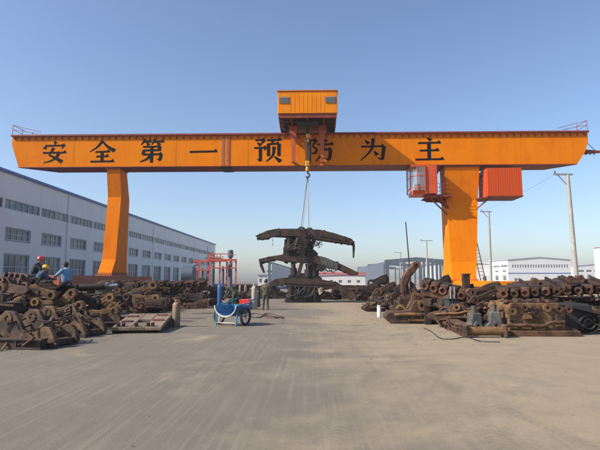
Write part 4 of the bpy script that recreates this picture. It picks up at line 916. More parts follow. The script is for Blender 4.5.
def k_saddle_base(L=2.1, Hh=0.95, W=0.75, m='rust', m2='ochre'):
    o = thing('saddle_base', 'x', 'base')
    pr = [(-L * .5, 0.02), (L * .5, 0.02), (L * .52, .12), (L * .49, .34), (L * .44, .47), (L * .38, .48), (L * .33, .40), (L * .24, .30), (L * .17, .40), (L * .11, Hh * .78), (L * .07, Hh * .95), (L * .02, Hh), (-L * .04, Hh * .99), (-L * .09, Hh * .86), (-L * .15, .52), (-L * .22, .36), (-L * .32, .26), (-L * .42, .24), (-L * .5, .16)]
    for s in (-1, 1):
        MB().prism(pr, s * W / 2 - 0.06, s * W / 2 + 0.06).build('side_plate', m, o, bevel=0.015)
        ringpart(o, 0, Hh * 0.78, 0.075, 0.13, s * W / 2 - 0.085, s * W / 2 + 0.085, m, 'eye_ring')
    MB().box(-L * .48, L * .48, -W / 2 + 0.062, W / 2 - 0.062, 0.03, 0.17).build('floor_plate', m, o, bevel=0.01)
    MB().box(-L * .55, L * .55, -W / 2 - 0.12, -W / 2 - 0.064, 0.0, 0.12).build('skid', m2, o, bevel=0.012)
    MB().tube([(-L * .28, -W / 2 + .06, .25), (-L * .28, W / 2 - .06, .25)], 0.07, 10).build('cross_pin', m2, o)
    for x in (-.36, .33): MB().prism([(L * x - .05, .17), (L * x + .05, .17), (L * x + .02, .3)], -W / 2 + .065, W / 2 - .065).build('rib', m, o)
    return o
def k_skid_beam(L=3.2, h=0.34, w=0.3, m='rust', n=6, caps='rust_dark'):
    o = thing('ribbed_beam', 'x', 'beam')
    MB().box(-L / 2, L / 2, -w / 2, w / 2, 0, 0.05).build('lower_flange', m, o, bevel=0.01)
    MB().box(-L / 2, L / 2, -w / 2, w / 2, h - 0.05, h).build('upper_flange', m, o, bevel=0.01)
    MB().box(-L / 2, L / 2, -w * .34, w * .34, 0.052, h - 0.052).build('web', 'rust_dark', o)
    rb = None
    for i in range(n):
        x = -L / 2 + 0.06 + (L - 0.12) * i / (n - 1)
        if rb is None: rb = MB().box(-0.03, 0.03, -w / 2 + 0.01, w / 2 - 0.01, 0.051, h - 0.051).build('stiffener', caps, o); rb.location.x = x
        else: c = link_copy(rb, o); c.location.x = x
    return o
def k_conveyor_pan(L=1.5, w=0.4, h=0.36, m='rust', me='redrust'):
    """scraper-conveyor pan seen end on: round eye in front, trough body behind (along +y)"""
    o = thing('conveyor_pan', 'x', 'conveyor pan')
    MB().prism([(-w * .46, 0), (w * .46, 0), (w * .46, h * .35), (w * .30, h * .55), (w * .46, h * .78), (w * .46, h), (-w * .46, h), (-w * .46, h * .78), (-w * .30, h * .55), (-w * .46, h * .35)], 0.12, L).build('pan_body', m, o, bevel=0.015)
    MB().prism([(-w * .2, h * .1), (w * .2, h * .1), (w * .2, h * .9), (-w * .2, h * .9)], -0.02, 0.119).build('tongue', m, o, bevel=0.02)
    ringpart(o, 0, h * .5, h * .2, h * .4, -0.12, -0.02, me)
    MB().box(-w * .49, w * .49, 0.3, L * .9, h + 0.002, h + 0.03).build('deck_plate', 'rust_dark', o)
    for s in (-1, 1): MB().tube([(s * w * .33, 0.02, h * .82), (s * w * .33, 0.12, h * .82)], .035, 8).build('bolt', me, o)
    return o
def k_cylinder(L=1.5, r=0.13, m='rust_dark', rod=True):
    o = thing('hydraulic_cylinder', 'x', 'cylinder')
    MB().tube([(0.1, 0, r), (0.12, 0, r), (L * .7, 0, r), (L * .7 + .02, 0, r)], [r * .85, r, r, r * .85], 16).build('barrel', m, o, smooth=True)
    MB().tube([(L * .66, 0, r), (L * .74, 0, r)], r * 1.16, 16).build('gland', 'greysteel', o)
    MB().tube([(L * .74, 0, r), (L * .95, 0, r)], r * .58, 12).build('piston_rod', 'chrome' if rod else 'greysteel', o, smooth=True)
    ringpart(o, 0, r, r * .4, r * .95, -r * .5, r * .5, m); ringpart(o, L, r, r * .4, r * .85, -r * .45, r * .45, m)
    MB().box(L * .3, L * .4, -r * .3, r * .3, 2 * r - 0.01, 2 * r + .06).build('port_block', 'greysteel', o)
    return o
def k_plate(W=1.7, D=1.5, t=0.16, m='maroon'):
    o = thing('shield_plate', 'x', 'plate')
    MB().prism([(-W / 2, -D / 2), (W / 2 - .25, -D / 2), (W / 2, -D / 2 + .3), (W / 2, D / 2), (-W / 2 + .2, D / 2), (-W / 2, D / 2 - .25)], 0, t, 'z').build('plate', m, o, bevel=0.02)
    for i in range(4):
        x = -W / 2 + W * (i + .7) / 4.6; MB().box(x - .04, x + .04, -D * .42, D * .42, t + .001, t + .13).build('rib', m, o, bevel=.01)
    for s in (-.3, .25): ringpart(o, W * s + .18, t + .17, .06, .14, -D * .42 - .08, -D * .42 + .06, 'rust')
    return o
def k_support_base(L=2.3, W=1.3, Hh=0.7, m='rust', m2='ochre'):
    o = thing('support_base', 'x', 'support base')
    for s in (-1, 1):
        y0, y1 = (-W / 2, -W * .14) if s < 0 else (W * .14, W / 2)
        MB().prism([(-L * .5, .22), (-L * .46, .07), (-L * .36, 0), (L * .5, 0), (L * .5, Hh * .62), (L * .3, Hh * .7), (L * .22, Hh), (L * .0, Hh), (-L * .08, Hh * .6), (-L * .3, Hh * .5), (-L * .42, .34)], y0, y1).build('pontoon', m, o, bevel=.025)
        yy = y0 - .03 if s < 0 else y1 + .03
        ringpart(o, L * .11, Hh * .78, .07, .16, min(yy, yy + s * .1), max(yy, yy + s * .1), m2, 'pivot_ring')
    ringpart(o, -L * .2, Hh * .5 + .02, .1, .17, -W * .12, W * .12, m2, 'leg_socket')
    MB().box(-L * .3, L * .45, -W * .138, W * .138, .05, .2).build('bridge_plate', 'rust_dark', o)
    MB().box(-L * .12, L * .44, -W / 2 - .05, -W / 2 - .004, Hh * .12, Hh * .2).build('edge_rib', m2, o)
    pts, _ = smoothpts([(-L * .34, -W / 2 - .05, Hh * .38), (-L * .1, -W / 2 - .07, Hh * .42), (L * .12, -W / 2 - .07, Hh * .40), (L * .28, -W / 2 - .07, Hh * .5), (L * .42, -W / 2 - .05, Hh * .46)], [1] * 5, 4)
    MB().tube(pts, .045, 8).build('pipe', m2, o, smooth=True)
    for x in (-.05, .1, .25, .38): MB().box(L * x - .03, L * x + .03, -W / 2 - .045, -W / 2 - .004, Hh * .22, Hh * .36).build('lug', m2, o)
    return o
def k_clevis(s=0.45, m='redrust'):
    o = thing('clevis_block', 'x', 'clevis')
    MB().box(-s * .5, s * .5, -s * .35, s * .35, 0, s * .55).build('block', m, o, bevel=.02)
    for y in (-1, 1):
        MB().prism([(-s * .32, s * .55), (s * .32, s * .55), (s * .2, s * .95), (-s * .2, s * .95)], y * s * .25 - .04, y * s * .25 + .04).build('cheek', m, o)
        ringpart(o, 0, s * .95, s * .1, s * .24, y * s * .25 - .05, y * s * .25 + .05, m)
    for x in (-.34, .34): MB().tube([(s * x, -s * .35 - .05, s * .28), (s * x, -s * .35 - .004, s * .28)], .045, 8).build('bolt', 'rust_dark', o)
    return o

def k_bent_plate(W=1.4, D=.8, m='rust'):
    o = thing('bent_plate', 'x', 'plate')
    pr = [(-W * .5, .25), (-W * .4, .06), (-W * .15, 0), (W * .3, .02), (W * .5, .2), (W * .5, .26), (W * .28, .08), (-W * .14, .06), (-W * .37, .11), (-W * .46, .28)]
    MB().prism(pr, -D / 2, D / 2).build('sheet', m, o)
    for y in (-.38, 0, .38): MB().prism([(-W * .3, .075), (W * .25, .085), (W * .1, .2), (-W * .2, .22)], D * y - .02, D * y + .02).build('gusset', m, o)
    return o
def k_rod(L=1.8, r=.05, m='greysteel'):
    o = thing('steel_rod', 'x', 'rod')
    MB().tube([(-L / 2, 0, r), (L / 2, 0, r)], r, 10).build('bar', m, o, smooth=True)
    for s in (-1, 1): MB().tube([(s * L * .46, 0, r), (s * L * .5, 0, r)], r * 1.7, 6).build('end_nut', m, o)
    return o
def k_gusset(s=.7, m='ochre'):
    o = thing('gusset_frame', 'x', 'bracket')
    MB().box(-s * .6, s * .6, -s * .3, s * .3, 0, .05).build('base_plate', m, o, bevel=.008)
    for y in (-.2, .2): MB().prism([(-s * .55, .05), (s * .5, .05), (s * .2, s * .5), (-s * .1, s * .62), (-s * .4, s * .35)], s * y - .025, s * y + .025).build('web_plate', m, o)
    MB().tube([(0, -s * .28, s * .35), (0, s * .28, s * .35)], .06, 10).build('pin', 'rust_dark', o)
    return o
def k_box(L=1.5, w=.34, h=.3, m='rust'):
    """chunky broken box section: torn end with its hollow painted dark, lugs and bolt plates"""
    o = thing('box_section', 'x', 'box section')
    MB().prism([(-L * .5, 0), (L * .46, 0), (L * .5, h * .4), (L * .42, h), (-L * .3, h), (-L * .38, h * 1.25), (-L * .5, h * 1.2)], -w / 2, w / 2).build('casing', m, o, bevel=.012)
    MB().box(-L * .2, L * .3, -w / 2 - .035, -w / 2 - .002, h * .2, h * .8).build('bolt_plate', 'rust_dark', o)
    for x in (-.15, 0, .12, .25): MB().tube([(L * x, -w / 2 - .06, h * .5), (L * x, -w / 2 - .036, h * .5)], .03, 6).build('bolt', m, o)
    for x in (-.1, .2): MB().prism([(L * x - .1, h), (L * x + .1, h), (L * x + .06, h + .16), (L * x - .05, h + .14)], -.03, .03).build('lug', m, o)
    MB().box(-L * .505, -L * .5, -w * .35, w * .35, h * .2, h * .9).build('end_shade_panel', 'coal', o)  # black panel on the closed end, painted as the shade of an opening
    return o
PROTO = {
 'box_section': [k_box(), k_box(1.1, .4, .26, 'rust_dark'), k_box(.8, .3, .34, 'redrust')],
 'bent_plate': [k_bent_plate(), k_bent_plate(1.1, .6, 'dustplate')], 'steel_rod': [k_rod(), k_rod(1.3, .04, 'rust')], 'gusset_frame': [k_gusset(), k_gusset(.6, 'rust_dark')],
 'link_arm': [k_eye_plate(1.2, .15, .17, 'ochre'), k_link_arm(1.0, .15, .14, .15, 'rust', .05), k_eye_plate(1.5, .16, .18, 'rust_dark', 1.7)],
 'saddle_base': [k_saddle_base(2.7, .84, .75, 'rust_mid', 'rust'), k_saddle_base(2.3, .72, .65, 'rust_mid', 'ochre')],
 'ribbed_beam': [k_skid_beam(2.8, .27, .3, 'rust_dark', 5, 'rust_dark'), k_skid_beam(2.0, .24, .26, 'rust_dark', 4, 'rust')],
 'conveyor_pan': [k_conveyor_pan(), k_conveyor_pan(1.2, .42, .34, 'rust_dark', 'rust')],
 'hydraulic_cylinder': [k_cylinder(), k_cylinder(1.2, .11, 'rust', False)],
 'shield_plate': [k_plate(), k_plate(1.5, 1.2, .14, 'rust_dark')],
 'support_base': [k_support_base(), k_support_base(2.0, 1.1, .6, 'rust_dark', 'rust')],
 'clevis_block': [k_clevis(), k_clevis(.38, 'rust')],
}
DESC = {'box_section': ('brown box section', 'dark box section', 'red brown box section'), 'bent_plate': ('rusty bent plate', 'dusty bent plate'), 'steel_rod': ('grey steel rod', 'rusty rod'), 'gusset_frame': ('ochre webbed bracket', 'dark webbed bracket'),
        'link_arm': ('ochre link arm', 'brown link arm', 'dark link arm'), 'saddle_base': ('large humped base', 'dark humped base'), 'ribbed_beam': ('rusty ribbed beam', 'dark ribbed beam'),
        'conveyor_pan': ('brown conveyor pan', 'dark conveyor pan'), 'hydraulic_cylinder': ('dark hydraulic cylinder', 'rusty hydraulic cylinder'), 'shield_plate': ('maroon ribbed plate', 'dark ribbed plate'),
        'support_base': ('brown support base', 'dark support base'), 'clevis_block': ('red brown clevis', 'brown clevis')}
CATS = {'box_section': 'box section', 'bent_plate': 'plate', 'steel_rod': 'rod', 'gusset_frame': 'bracket', 'link_arm': 'link arm', 'saddle_base': 'base', 'ribbed_beam': 'beam', 'conveyor_pan': 'conveyor pan', 'hydraulic_cylinder': 'cylinder', 'shield_plate': 'plate', 'support_base': 'support base', 'clevis_block': 'clevis'}
FILL = []
PLACED = []            # (root, kind, heap)
HM = {}; CELL = 0.15
def verts_of(root, mw):
    out = []
    def rec(o, m):
        m = m @ o.matrix_parent_inverse @ o.matrix_basis if o is not root else m
        if o.type == 'MESH':
            bb = o.bound_box; out.extend(m @ Vector(b) for b in bb)
        for c in o.children: rec(c, m)
    rec(root, mw); return out
def cells(vs, shrink=0.8):
    x0, x1 = min(v.x for v in vs), max(v.x for v in vs); y0, y1 = min(v.y for v in vs), max(v.y for v in vs)
    cx, cy = (x0 + x1) / 2, (y0 + y1) / 2; hx, hy = (x1 - x0) / 2 * shrink, (y1 - y0) / 2 * shrink
    return [(i, j) for i in range(int((cx - hx) // CELL), int((cx + hx) // CELL) + 1) for j in range(int((cy - hy) // CELL), int((cy + hy) // CELL) + 1)]
def settle(root, x, y, rot, scale=1.0, z=None, hfac=0.8, cap=None):
    root.rotation_euler = rot; root.scale = (scale,) * 3
    mw = Matrix.LocRotScale(Vector((x, y, 0)), Euler(rot), Vector((scale,) * 3))
    vs = verts_of(root, mw); zmin = min(v.z for v in vs); zmax = max(v.z for v in vs)
    cs = cells(vs, 0.72)
    if z is None:
        hs = sorted(HM.get(c, 0) for c in cs); z = hs[int(len(hs) * 0.8)] if hs else 0
    if cap is not None and z + zmax - zmin > cap: return None
    root.location = (x, y, z - zmin + 0.002)
    topz = z + (zmax - zmin) * hfac
    for c in cs: HM[c] = max(HM.get(c, 0), topz)
    return z
used = set()
def spawn(kind, heap, x, y, rot, scale=1.0, z=None, var=None, label=None, hfac=0.8, cap=None):
    v = rnd.randrange(len(PROTO[kind])) if var is None else var
    p = PROTO[kind][v]
    if cap is not None:
        keep = (p.location.copy(), p.rotation_euler.copy(), p.scale.copy()); ok = settle(p, x, y, rot, scale, z, hfac, cap); p.location, p.rotation_euler, p.scale = keep
        if ok is None: return None
        z = ok
    if id(p) in used: p = copy_tree(p)
    else: used.add(id(p))
    if 'fixed' in p: del p['fixed']
    p['variant'] = v
    settle(p, x, y, rot, scale, z, hfac); PLACED.append((p, kind, heap))
    if label: p['label'] = label; p['fixed'] = 1
    return p
def own(root, kind, heap, label=None, group=None):
    PLACED.append((root, kind, heap))
    if label: root['label'] = label; root['fixed'] = 1
    return root
def interp(tab, y):
    for (a, b), (c, d) in zip(tab, tab[1:]):
        if a <= y <= c: return b + (d - b) * (y - a) / (c - a)
    return tab[0][1] if y < tab[0][0] else tab[-1][1]
def yawrot(kind, yaw):
    return (R(rnd.gauss(0, 8)), R(rnd.gauss(0, 10)), R(yaw))

# ---- left heap: hero pieces in front
LEFT = 'left scrap heap'
EDGE_L = [(11, -8.3), (17, -7.9), (21, -7.9), (26, -7.3), (30, -6.8), (38, -5.9)]
for (x, y, yaw, v, lab) in ((-8.15, 14.0, -14, 0, 'nearest humped steel base with large eye at left picture edge'), (-8.35, 16.5, -20, 0, 'second humped steel base along the front of left heap'), (-8.6, 18.9, -10, 1, 'third humped steel base along the front of left heap, before the workers')):
    spawn('saddle_base', LEFT, x, y, (0, 0, R(yaw)), 1.12, 0, v, lab)
for (x, y, yaw, v, lab) in ((-7.55, 13.1, -6, 0, 'dark ribbed beam on the ground at the lower left picture edge'), (-7.5, 15.4, 10, 1, 'dark ribbed beam on the ground below second humped base'), (-7.65, 17.9, 4, 0, 'ribbed beam on the ground right of the humped bases'), (-8.0, 20.9, -4, 1, 'ribbed beam on ground behind the flat dusty plate')):
    spawn('ribbed_beam', LEFT, x - 0.75, y, (0, 0, R(yaw)), 1.0, 0, v, lab)
# random fill rising away from the road
HEAP_L_KINDS = ['link_arm'] * 2 + ['hydraulic_cylinder'] + ['clevis_block'] * 2 + ['conveyor_pan', 'steel_rod', 'steel_rod'] + ['ribbed_beam', 'shield_plate', 'support_base', 'saddle_base'] * 2 + ['bent_plate', 'gusset_frame', 'box_section'] * 4
def prof_left(x, y):
    d = interp(EDGE_L, y) - x
    if d < 0.15: return 0
    if y < 12.2: return 0
    return min(1.0 if y < 24 else 1.2, 0.30 + d * 0.33)
def fill(heap, n, kinds, xr, yr, prof, yaws=(-40, 40), cap=1.35):
    for i in range(n):
        y = rnd.uniform(*yr); x = rnd.uniform(*xr(y)); h = prof(x, y)
        if h <= 0 or HM.get((int(x // CELL), int(y // CELL)), 0) >= h: continue
        k = rnd.choice(kinds); yaw = rnd.uniform(*yaws) + (180 if rnd.random() < .5 and k != 'conveyor_pan' else 0)
        o = spawn(k, heap, x, y, yawrot(k, yaw), rnd.uniform(.78, 1.05), cap=min(cap, h + .3))
        if o: FILL.append(o)
fill(LEFT, 900, HEAP_L_KINDS, lambda y: (max(-15.2, -0.64 * y - 1.2), interp(EDGE_L, y) - .9), (13, 37), prof_left)
# ochre link arms whose eyes face the camera
def link_px(xa, ya, xb, yb, Y, r=0.17, t=0.26, m='ochre', label=None, heap=LEFT, yawtilt=0.0, bend=0.0):
    a, b = at(xa, ya, Y), at(xb, yb, Y); L = (b - a).length
    o = k_eye_plate(L, r * .88, t * .8, m, 1.25 + .5 * ((xa * 7.3) % 1)); ang = math.atan2(b.z - a.z, b.x - a.x)
    o.location = a; o.rotation_euler = (0, -ang, yawtilt)
    own(o, 'link_arm', heap, label); return o
for args in ((52, 295, 30, 291, 17.6, .2, .3, 'ochre', 'ochre link arm lying level just below the crouching workers'),
             (72.5, 293.5, 55, 309, 17.8, .2, .32, 'ochre', 'ochre link arm leaning up right below the blue jacket worker'),
             (80, 305, 53, 316, 17.0, .17, .28, 'ochre', 'ochre link arm sloping to a small eye above third humped base'),
             (110.5, 297.5, 95, 308, 19.5, .19, .28, 'ochre', 'short ochre link arm pointing up right below left crane leg'),
             (114.5, 310.5, 88, 318, 18.6, .18, .28, 'ochre', 'low ochre link arm just left of the flat dusty plate'),
             (153.5, 285, 132, 297, 22.5, .22, .3, 'ochre', 'ochre link arm raised highest above the flat dusty plate'),
             (156, 298, 134, 300.5, 21.5, .18, .26, 'ochre', 'level ochre link arm behind the flat dusty plate'),
             (9.5, 305.5, 24, 302, 15.6, .15, .26, 'ochre', 'short ochre link arm near left picture edge above the nearest base'),
             (1.5, 288, -22, 284, 16.5, .19, .28, 'ochre', 'ochre link arm cut by the left picture edge below maroon slab'),
             (0.5, 298, -20, 301, 15.8, .17, .26, 'rust', 'brown link arm cut by the left picture edge'),
             (36, 302, 50, 309, 16.4, .16, .26, 'ochre', 'small tilted ochre link arm between the first two humped bases'),
             (118, 290, 136, 287, 23.5, .18, .26, 'rust', 'brown link arm in front of the pan row under left crane leg'),
             (127, 296.5, 141, 301, 21.8, .18, .3, 'rust', 'brown link arm with twin eyes behind the flat plate left end'),
             (96, 302, 76, 298, 19.2, .18, .26, 'rust_dark', 'dark link arm below left crane leg'),
             (60, 322, 42, 330, 15.6, .15, .24, 'ochre', 'ochre link arm low at the foot of the second humped base'),
             (88, 326, 70, 333, 16.8, .14, .22, 'ochre', 'ochre link arm low at the right foot of the humped bases'),
             (140, 305, 166, 303, 21.0, .16, .24, 'redrust', 'red brown link arm lying behind the flat dusty plate'),
             (184, 296, 205, 299, 26.5, .2, .3, 'rust_dark', 'dark link arm right of the tan gas cylinder'),
             (186, 306, 208, 304, 26.0, .17, .26, 'rust', 'brown link arm low behind the tan gas cylinder')):
    link_px(*args)
# solid bearers under the workers and the maroon slab
for (x, y, s, z, lab) in ((-11.0, 20.2, 1.25, .0, 'brown support base under the red helmet worker'), (-9.9, 19.9, 1.15, 0, 'brown support base under the blue jacket worker')):
    spawn('support_base', LEFT, x, y, (0, 0, R(4)), s, z, 0, lab)
for (px, py, Y, kind, yaw, sc_, var, lab) in ((30, 291, 19.2, 'support_base', 8, .72, 1, 'dark support base just below the red helmet worker'), (58, 293, 19.0, 'ribbed_beam', -5, .8, 1, 'dark ribbed beam at the feet of blue jacket worker'), (46, 292, 18.8, 'bent_plate', 12, 1.1, 0, 'rusty bent plate just below the yellow helmet worker'), (76, 292, 19.6, 'hydraulic_cylinder', 15, 1.1, 0, 'dark hydraulic cylinder right of the blue jacket worker'), (16, 296, 18.0, 'support_base', 170, .8, 0, 'brown support base under the maroon slab')):
    q_ = at(px, py, Y); spawn(kind, LEFT, q_.x, Y, (R(3), R(-4), R(yaw)), sc_, q_.z, var, lab)
mp = k_plate(1.05, .62, .1, 'maroon'); mp.rotation_euler = (R(74), R(6), R(-8)); mp.location = at(15, 281.5, 18.4); own(mp, 'shield_plate', LEFT, 'big maroon slab leaning on top of left heap beside the workers')
# row of conveyor pans running under the crane leg
for i in range(17):
    px = 100 + 6.1 * i; Y = 28.5 + 0.16 * i
    p = at(px, 283.5, Y)
    spawn('conveyor_pan', LEFT, p.x, Y, (R(rnd.uniform(-4, 4)), R(rnd.uniform(-5, 5)), R(rnd.uniform(-12, 6))), 0.98, 1.28 + rnd.uniform(-.03, .03), i % 2)
for i in range(6):
    px = 193 + 9.5 * i; Y = 33 + 0.3 * i; p = at(px, 284, Y)
    spawn('conveyor_pan', LEFT, p.x, Y, (R(rnd.uniform(-6, 6)), R(rnd.uniform(-9, 9)), R(rnd.uniform(-30, 20))), 1.1, None, i % 2)
# dusty flat plate on the ground
fp = thing('flat_canopy_plate', 'flat dusty brown steel plate with slot and lugs lying on the ground', 'plate', (0, 0, 0))
a, b, c, d = gp(112, 333.5), gp(160.5, 333.5), gp(173, 321), gp(131, 321)
Wd = (b - a).length; Dp = 2.7
slot = lambda x0, x1, y0, y1, z0, z1, nm, mt='dustplate', bv=.015: MB().hexa([(x0, y0, z0), (x1, y0, z0), (x1, y1, z0 + .10 * (y1 - y0)), (x0, y1, z0 + .10 * (y1 - y0))], [(x0, y0, z1), (x1, y0, z1), (x1, y1, z1 + .10 * (y1 - y0)), (x0, y1, z1 + .10 * (y1 - y0))]).build(nm, mt, fp, bevel=bv)
sl_ = lambda y: 0.09 + .10 * y
for x0, x1, y0, y1, nm in ((-Wd / 2, -Wd * .12, 0, Dp, 'side_panel'), (Wd * .16, Wd / 2, 0, Dp, 'side_panel'), (-Wd * .118, Wd * .158, 0, .75, 'front_panel'), (-Wd * .118, Wd * .158, 1.45, Dp, 'rear_panel')):
    slot(x0, x1, y0, y1, sl_(y0), sl_(y0) + .12, nm)
MB().box(-Wd / 2 + .05, Wd / 2 - .05, .75, 1.44, .0, .08).build('slot_floor', 'rust_dark', fp)
for x in (-.38, -.28, -.02, .22, .31): slot(Wd * x - .05, Wd * x + .05, .05, .2, .2, .34, 'lug', 'rust_dark', .01)
MB().box(-Wd / 2, -Wd / 2 + .12, .1, Dp, 0, .10).build('support_runner', 'rust_dark', fp); MB().box(Wd / 2 - .12, Wd / 2, .1, Dp, 0, .10).build('support_runner', 'rust_dark', fp)
MB().hexa([(Wd / 2 - .06, .3, .0), (Wd / 2 - .008, .3, .0), (Wd / 2 - .008, Dp, .0), (Wd / 2 - .06, Dp, 0)], [(Wd / 2 - .06, .3, sl_(.3)), (Wd / 2 - .008, .3, sl_(.3)), (Wd / 2 - .008, Dp, sl_(Dp)), (Wd / 2 - .06, Dp, sl_(Dp))]).build('side_skirt', 'rust_dark', fp)
for y in (.9, 1.9): slot(-Wd * .44, -Wd * .2, y, y + .14, sl_(y) + .121, sl_(y) + .17, 'cross_rib', 'redrust', .01); slot(Wd * .2, Wd * .44, y + .2, y + .34, sl_(y + .2) + .121, sl_(y + .2) + .17, 'cross_rib', 'redrust', .01)
fp.location = ((a + b) / 2).to_tuple(); fp.rotation_euler = (0, 0, R(8))

# ---- right heap
RIGHT = 'right scrap heap'
EDGE_R = [(15, 5.2), (17, 4.9), (21, 3.3), (29, 3.3), (38, 3.5)]
o = spawn('support_base', RIGHT, 4.15, 21.3, (0, 0, R(-3)), 1.0, 0, 0, 'long rusty support base with ski nose beside the white canister'); o.scale = (1.05, 1.1, 1.35)
o = spawn('support_base', RIGHT, 3.65, 28.6, (0, 0, R(5)), .9, 0, 1, 'farther dark support base with ski nose beyond the white canister')
o = k_skid_beam(4.6, .34, .42, 'rust', 6, 'rust'); settle(o, 5.05, 18.6, (0, 0, R(86)), 1.0, 0); own(o, 'ribbed_beam', RIGHT, 'low ochre ribbed frame lying on the sand before the green cabinet')
# big rust block with row of bosses
Y2 = 16.4
bx0, bx1 = at(508, 320, Y2).x, at(577, 320, Y2).x
rb = thing('boss_block', 'large rusty block with a row of round bosses at front of right heap', 'machine base', ((bx0 + bx1) / 2, Y2 + .6, 0), world=True)
MB().prism([(bx0, .02), (bx1 - .35, .02), (bx1 - .35, .72), (bx1 - .55, 1.04), (bx0 + .1, 1.04), (bx0 + .02, .9)], Y2, Y2 + 1.9).build('body', 'rustlight' if 'rustlight' in M else 'ochre', rb, bevel=.03)
MB().box(bx0 - .1, bx1, Y2 - .22, Y2 - .004, 0, .17).build('foot_plate', 'rust', rb, bevel=.015)
MB().prism([(bx1 - .34, 0), (bx1, 0), (bx1, .2), (bx1 - .34, .3)], Y2, Y2 + .3).build('foot_lug', 'redrust', rb, bevel=.015)
for i in range(6):
    x = bx0 + .18 + .34 * i + rnd.uniform(-.06, .06); ringpart(rb, x, .84 + rnd.uniform(-.07, .05), .05, rnd.uniform(.09, .14), Y2 - rnd.uniform(.05, .13), Y2 - .005, ('rustlight', 'rust', 'redrust')[i % 3], 'boss')
    if i % 2 == 0: MB().box(x - .12, x + .12, Y2 - .1, Y2 - .003, .48, .68).build('pad', 'rust', rb, bevel=.015)
pts, _ = smoothpts([(bx0 - .1, Y2 - .1, .33), (bx0 + .5, Y2 - .12, .34), (bx0 + 1.0, Y2 - .12, .32), (bx0 + 1.3, Y2 - .12, .42), (bx1 - .45, Y2 - .1, .44)], [1] * 5, 4)
MB().tube(pts, .055, 8).build('pipe', 'rust', rb, smooth=True)
for i in range(4): MB().box(bx0 + .3 + .42 * i, bx0 + .38 + .42 * i, Y2 - .06, Y2 - .003, .18, .3).build('rib', 'rust', rb)
for cx in range(int((bx0 - .3) // CELL), int((bx1 - .3) // CELL)):
    for cy in range(int(Y2 // CELL), int((Y2 + 1.9) // CELL)): HM[(cx, cy)] = 1.04
for i in range(9):
    x = bx0 + rnd.uniform(.05, 1.6); z = rnd.uniform(.45, 1.0); w_ = rnd.uniform(.05, .14)
    MB().prism([(x - w_, z - w_ * .7), (x + w_, z - w_ * .6), (x + w_ * .8, z + w_ * .8), (x - w_ * .9, z + w_ * .5)], Y2 - rnd.uniform(.04, .2), Y2 - .002).build('bracket', rnd.choice(('rust', 'rustlight', 'rust_dark')), rb)
for i in range(5):
    x = bx0 + .1 + .34 * i; MB().prism([(x - .13, 1.042), (x + .13, 1.042), (x + .1, 1.042 + rnd.uniform(.05, .14)), (x - .08, 1.042 + rnd.uniform(.05, .14))], Y2 + .05, Y2 + .5).build('top_lug', rnd.choice(('rust', 'rust_dark')), rb, bevel=.01)
# rolled black belt
blx = at(583, 320, 17.0).x
rl = thing('belt_roll', 'black rolled conveyor belt with loose flap at right end of right heap', 'belt', (blx, 17.2, 0), world=True)
sp_ = []
for i in range(44):
    t_ = i * .33; r_ = .1 + .012 * t_ * 1.6; sp_.append((blx + .12 + r_ * math.cos(t_), .36 + r_ * math.sin(t_)))
m_ = MB()
for (xa_, za_), (xb_, zb_) in zip(sp_, sp_[1:]): m_.bar((xa_, 17.4, za_), (xb_, 17.4, zb_), 1.1, .02, up=(0, 0, 1))
m_.build('rolled_belt', 'rubber', rl)
MB().prism([(blx - .75, .05), (blx + .0, .05), (blx + .45, .35), (blx + .32, .98), (blx - .6, 1.0), (blx - .8, .6)], 17.0, 17.9).build('belt_bundle', 'rubber', rl, bevel=.08)
MB().hexa([(blx - .7, 16.8, .93), (blx + .55, 16.7, .62), (blx + .6, 18, .62), (blx - .7, 18, .98)], [(blx - .7, 16.8, .97), (blx + .55, 16.7, .66), (blx + .6, 18, .66), (blx - .7, 18, 1.02)]).build('flap', 'rubber', rl)
# motor lumps and flanged pipe at front
mt = thing('flanged_pipe', 'short flanged tan pipe lying in front of right heap', 'pipe', (0, 0, 0), world=True)
p = at(467, 331, 15.9); q = at(503, 331, 15.9)
MB().tube([(p.x, 15.9, .2), (q.x, 15.95, .2)], .13, 16).build('tube', 'rustlight', mt, smooth=True)
for x in (p.x - .05, q.x + .05): MB().prism([(x - .05, 0), (x + .05, 0), (x + .05, .4), (x - .05, .4)], 15.72, 16.12).build('flange', 'rust', mt, bevel=.03)
for i, (px, py, s, lab) in enumerate(((474, 316, .62, 'grey cross shaped valve block left of the two in front of right heap'), (494, 318, .66, 'grey cross shaped valve block right of the two in front of right heap'))):
    p = at(px, py, 16.6)
    v = thing('valve_block', lab, 'valve block', (p.x, 16.6, 0), (0, 0, R(8 - 14 * i)), group='grey valve blocks')
    MB().prism([(-s * .5, 0), (s * .5, 0), (s * .46, s * .45), (s * .3, s * .55), (s * .26, s * 1.15), (-s * .24, s * 1.15), (-s * .3, s * .6), (-s * .5, s * .5)], -.2, .2).build('casting', 'greysteel', v, bevel=.03)
    MB().tube([(0, 0, s * 1.15), (0, 0, s * 1.5)], .09, 12).build('stem', 'greysteel', v, smooth=True)
    ringpart(v, 0, s * .5, .05, .13, -.28, -.2, 'greysteel', 'port')
    MB().box(-s * .62, -s * .5, -.12, .12, s * .1, s * .4).build('side_cap', 'rust', v)
# eye-ended conveyor pans in a row on top of the block
for i in range(10):
    px = 503 + 10.6 * i; Y = 17.6 + (.12 * i if i < 7 else .3 * (i - 4)); p = at(px, 290.5, Y)
    spawn('conveyor_pan', RIGHT, p.x, Y, (R(3 + rnd.uniform(-2, 2)), R(rnd.uniform(-4, 4)), R(-16 + rnd.uniform(-4, 4))), 1.02, 1.12 + .012 * i, i % 2)
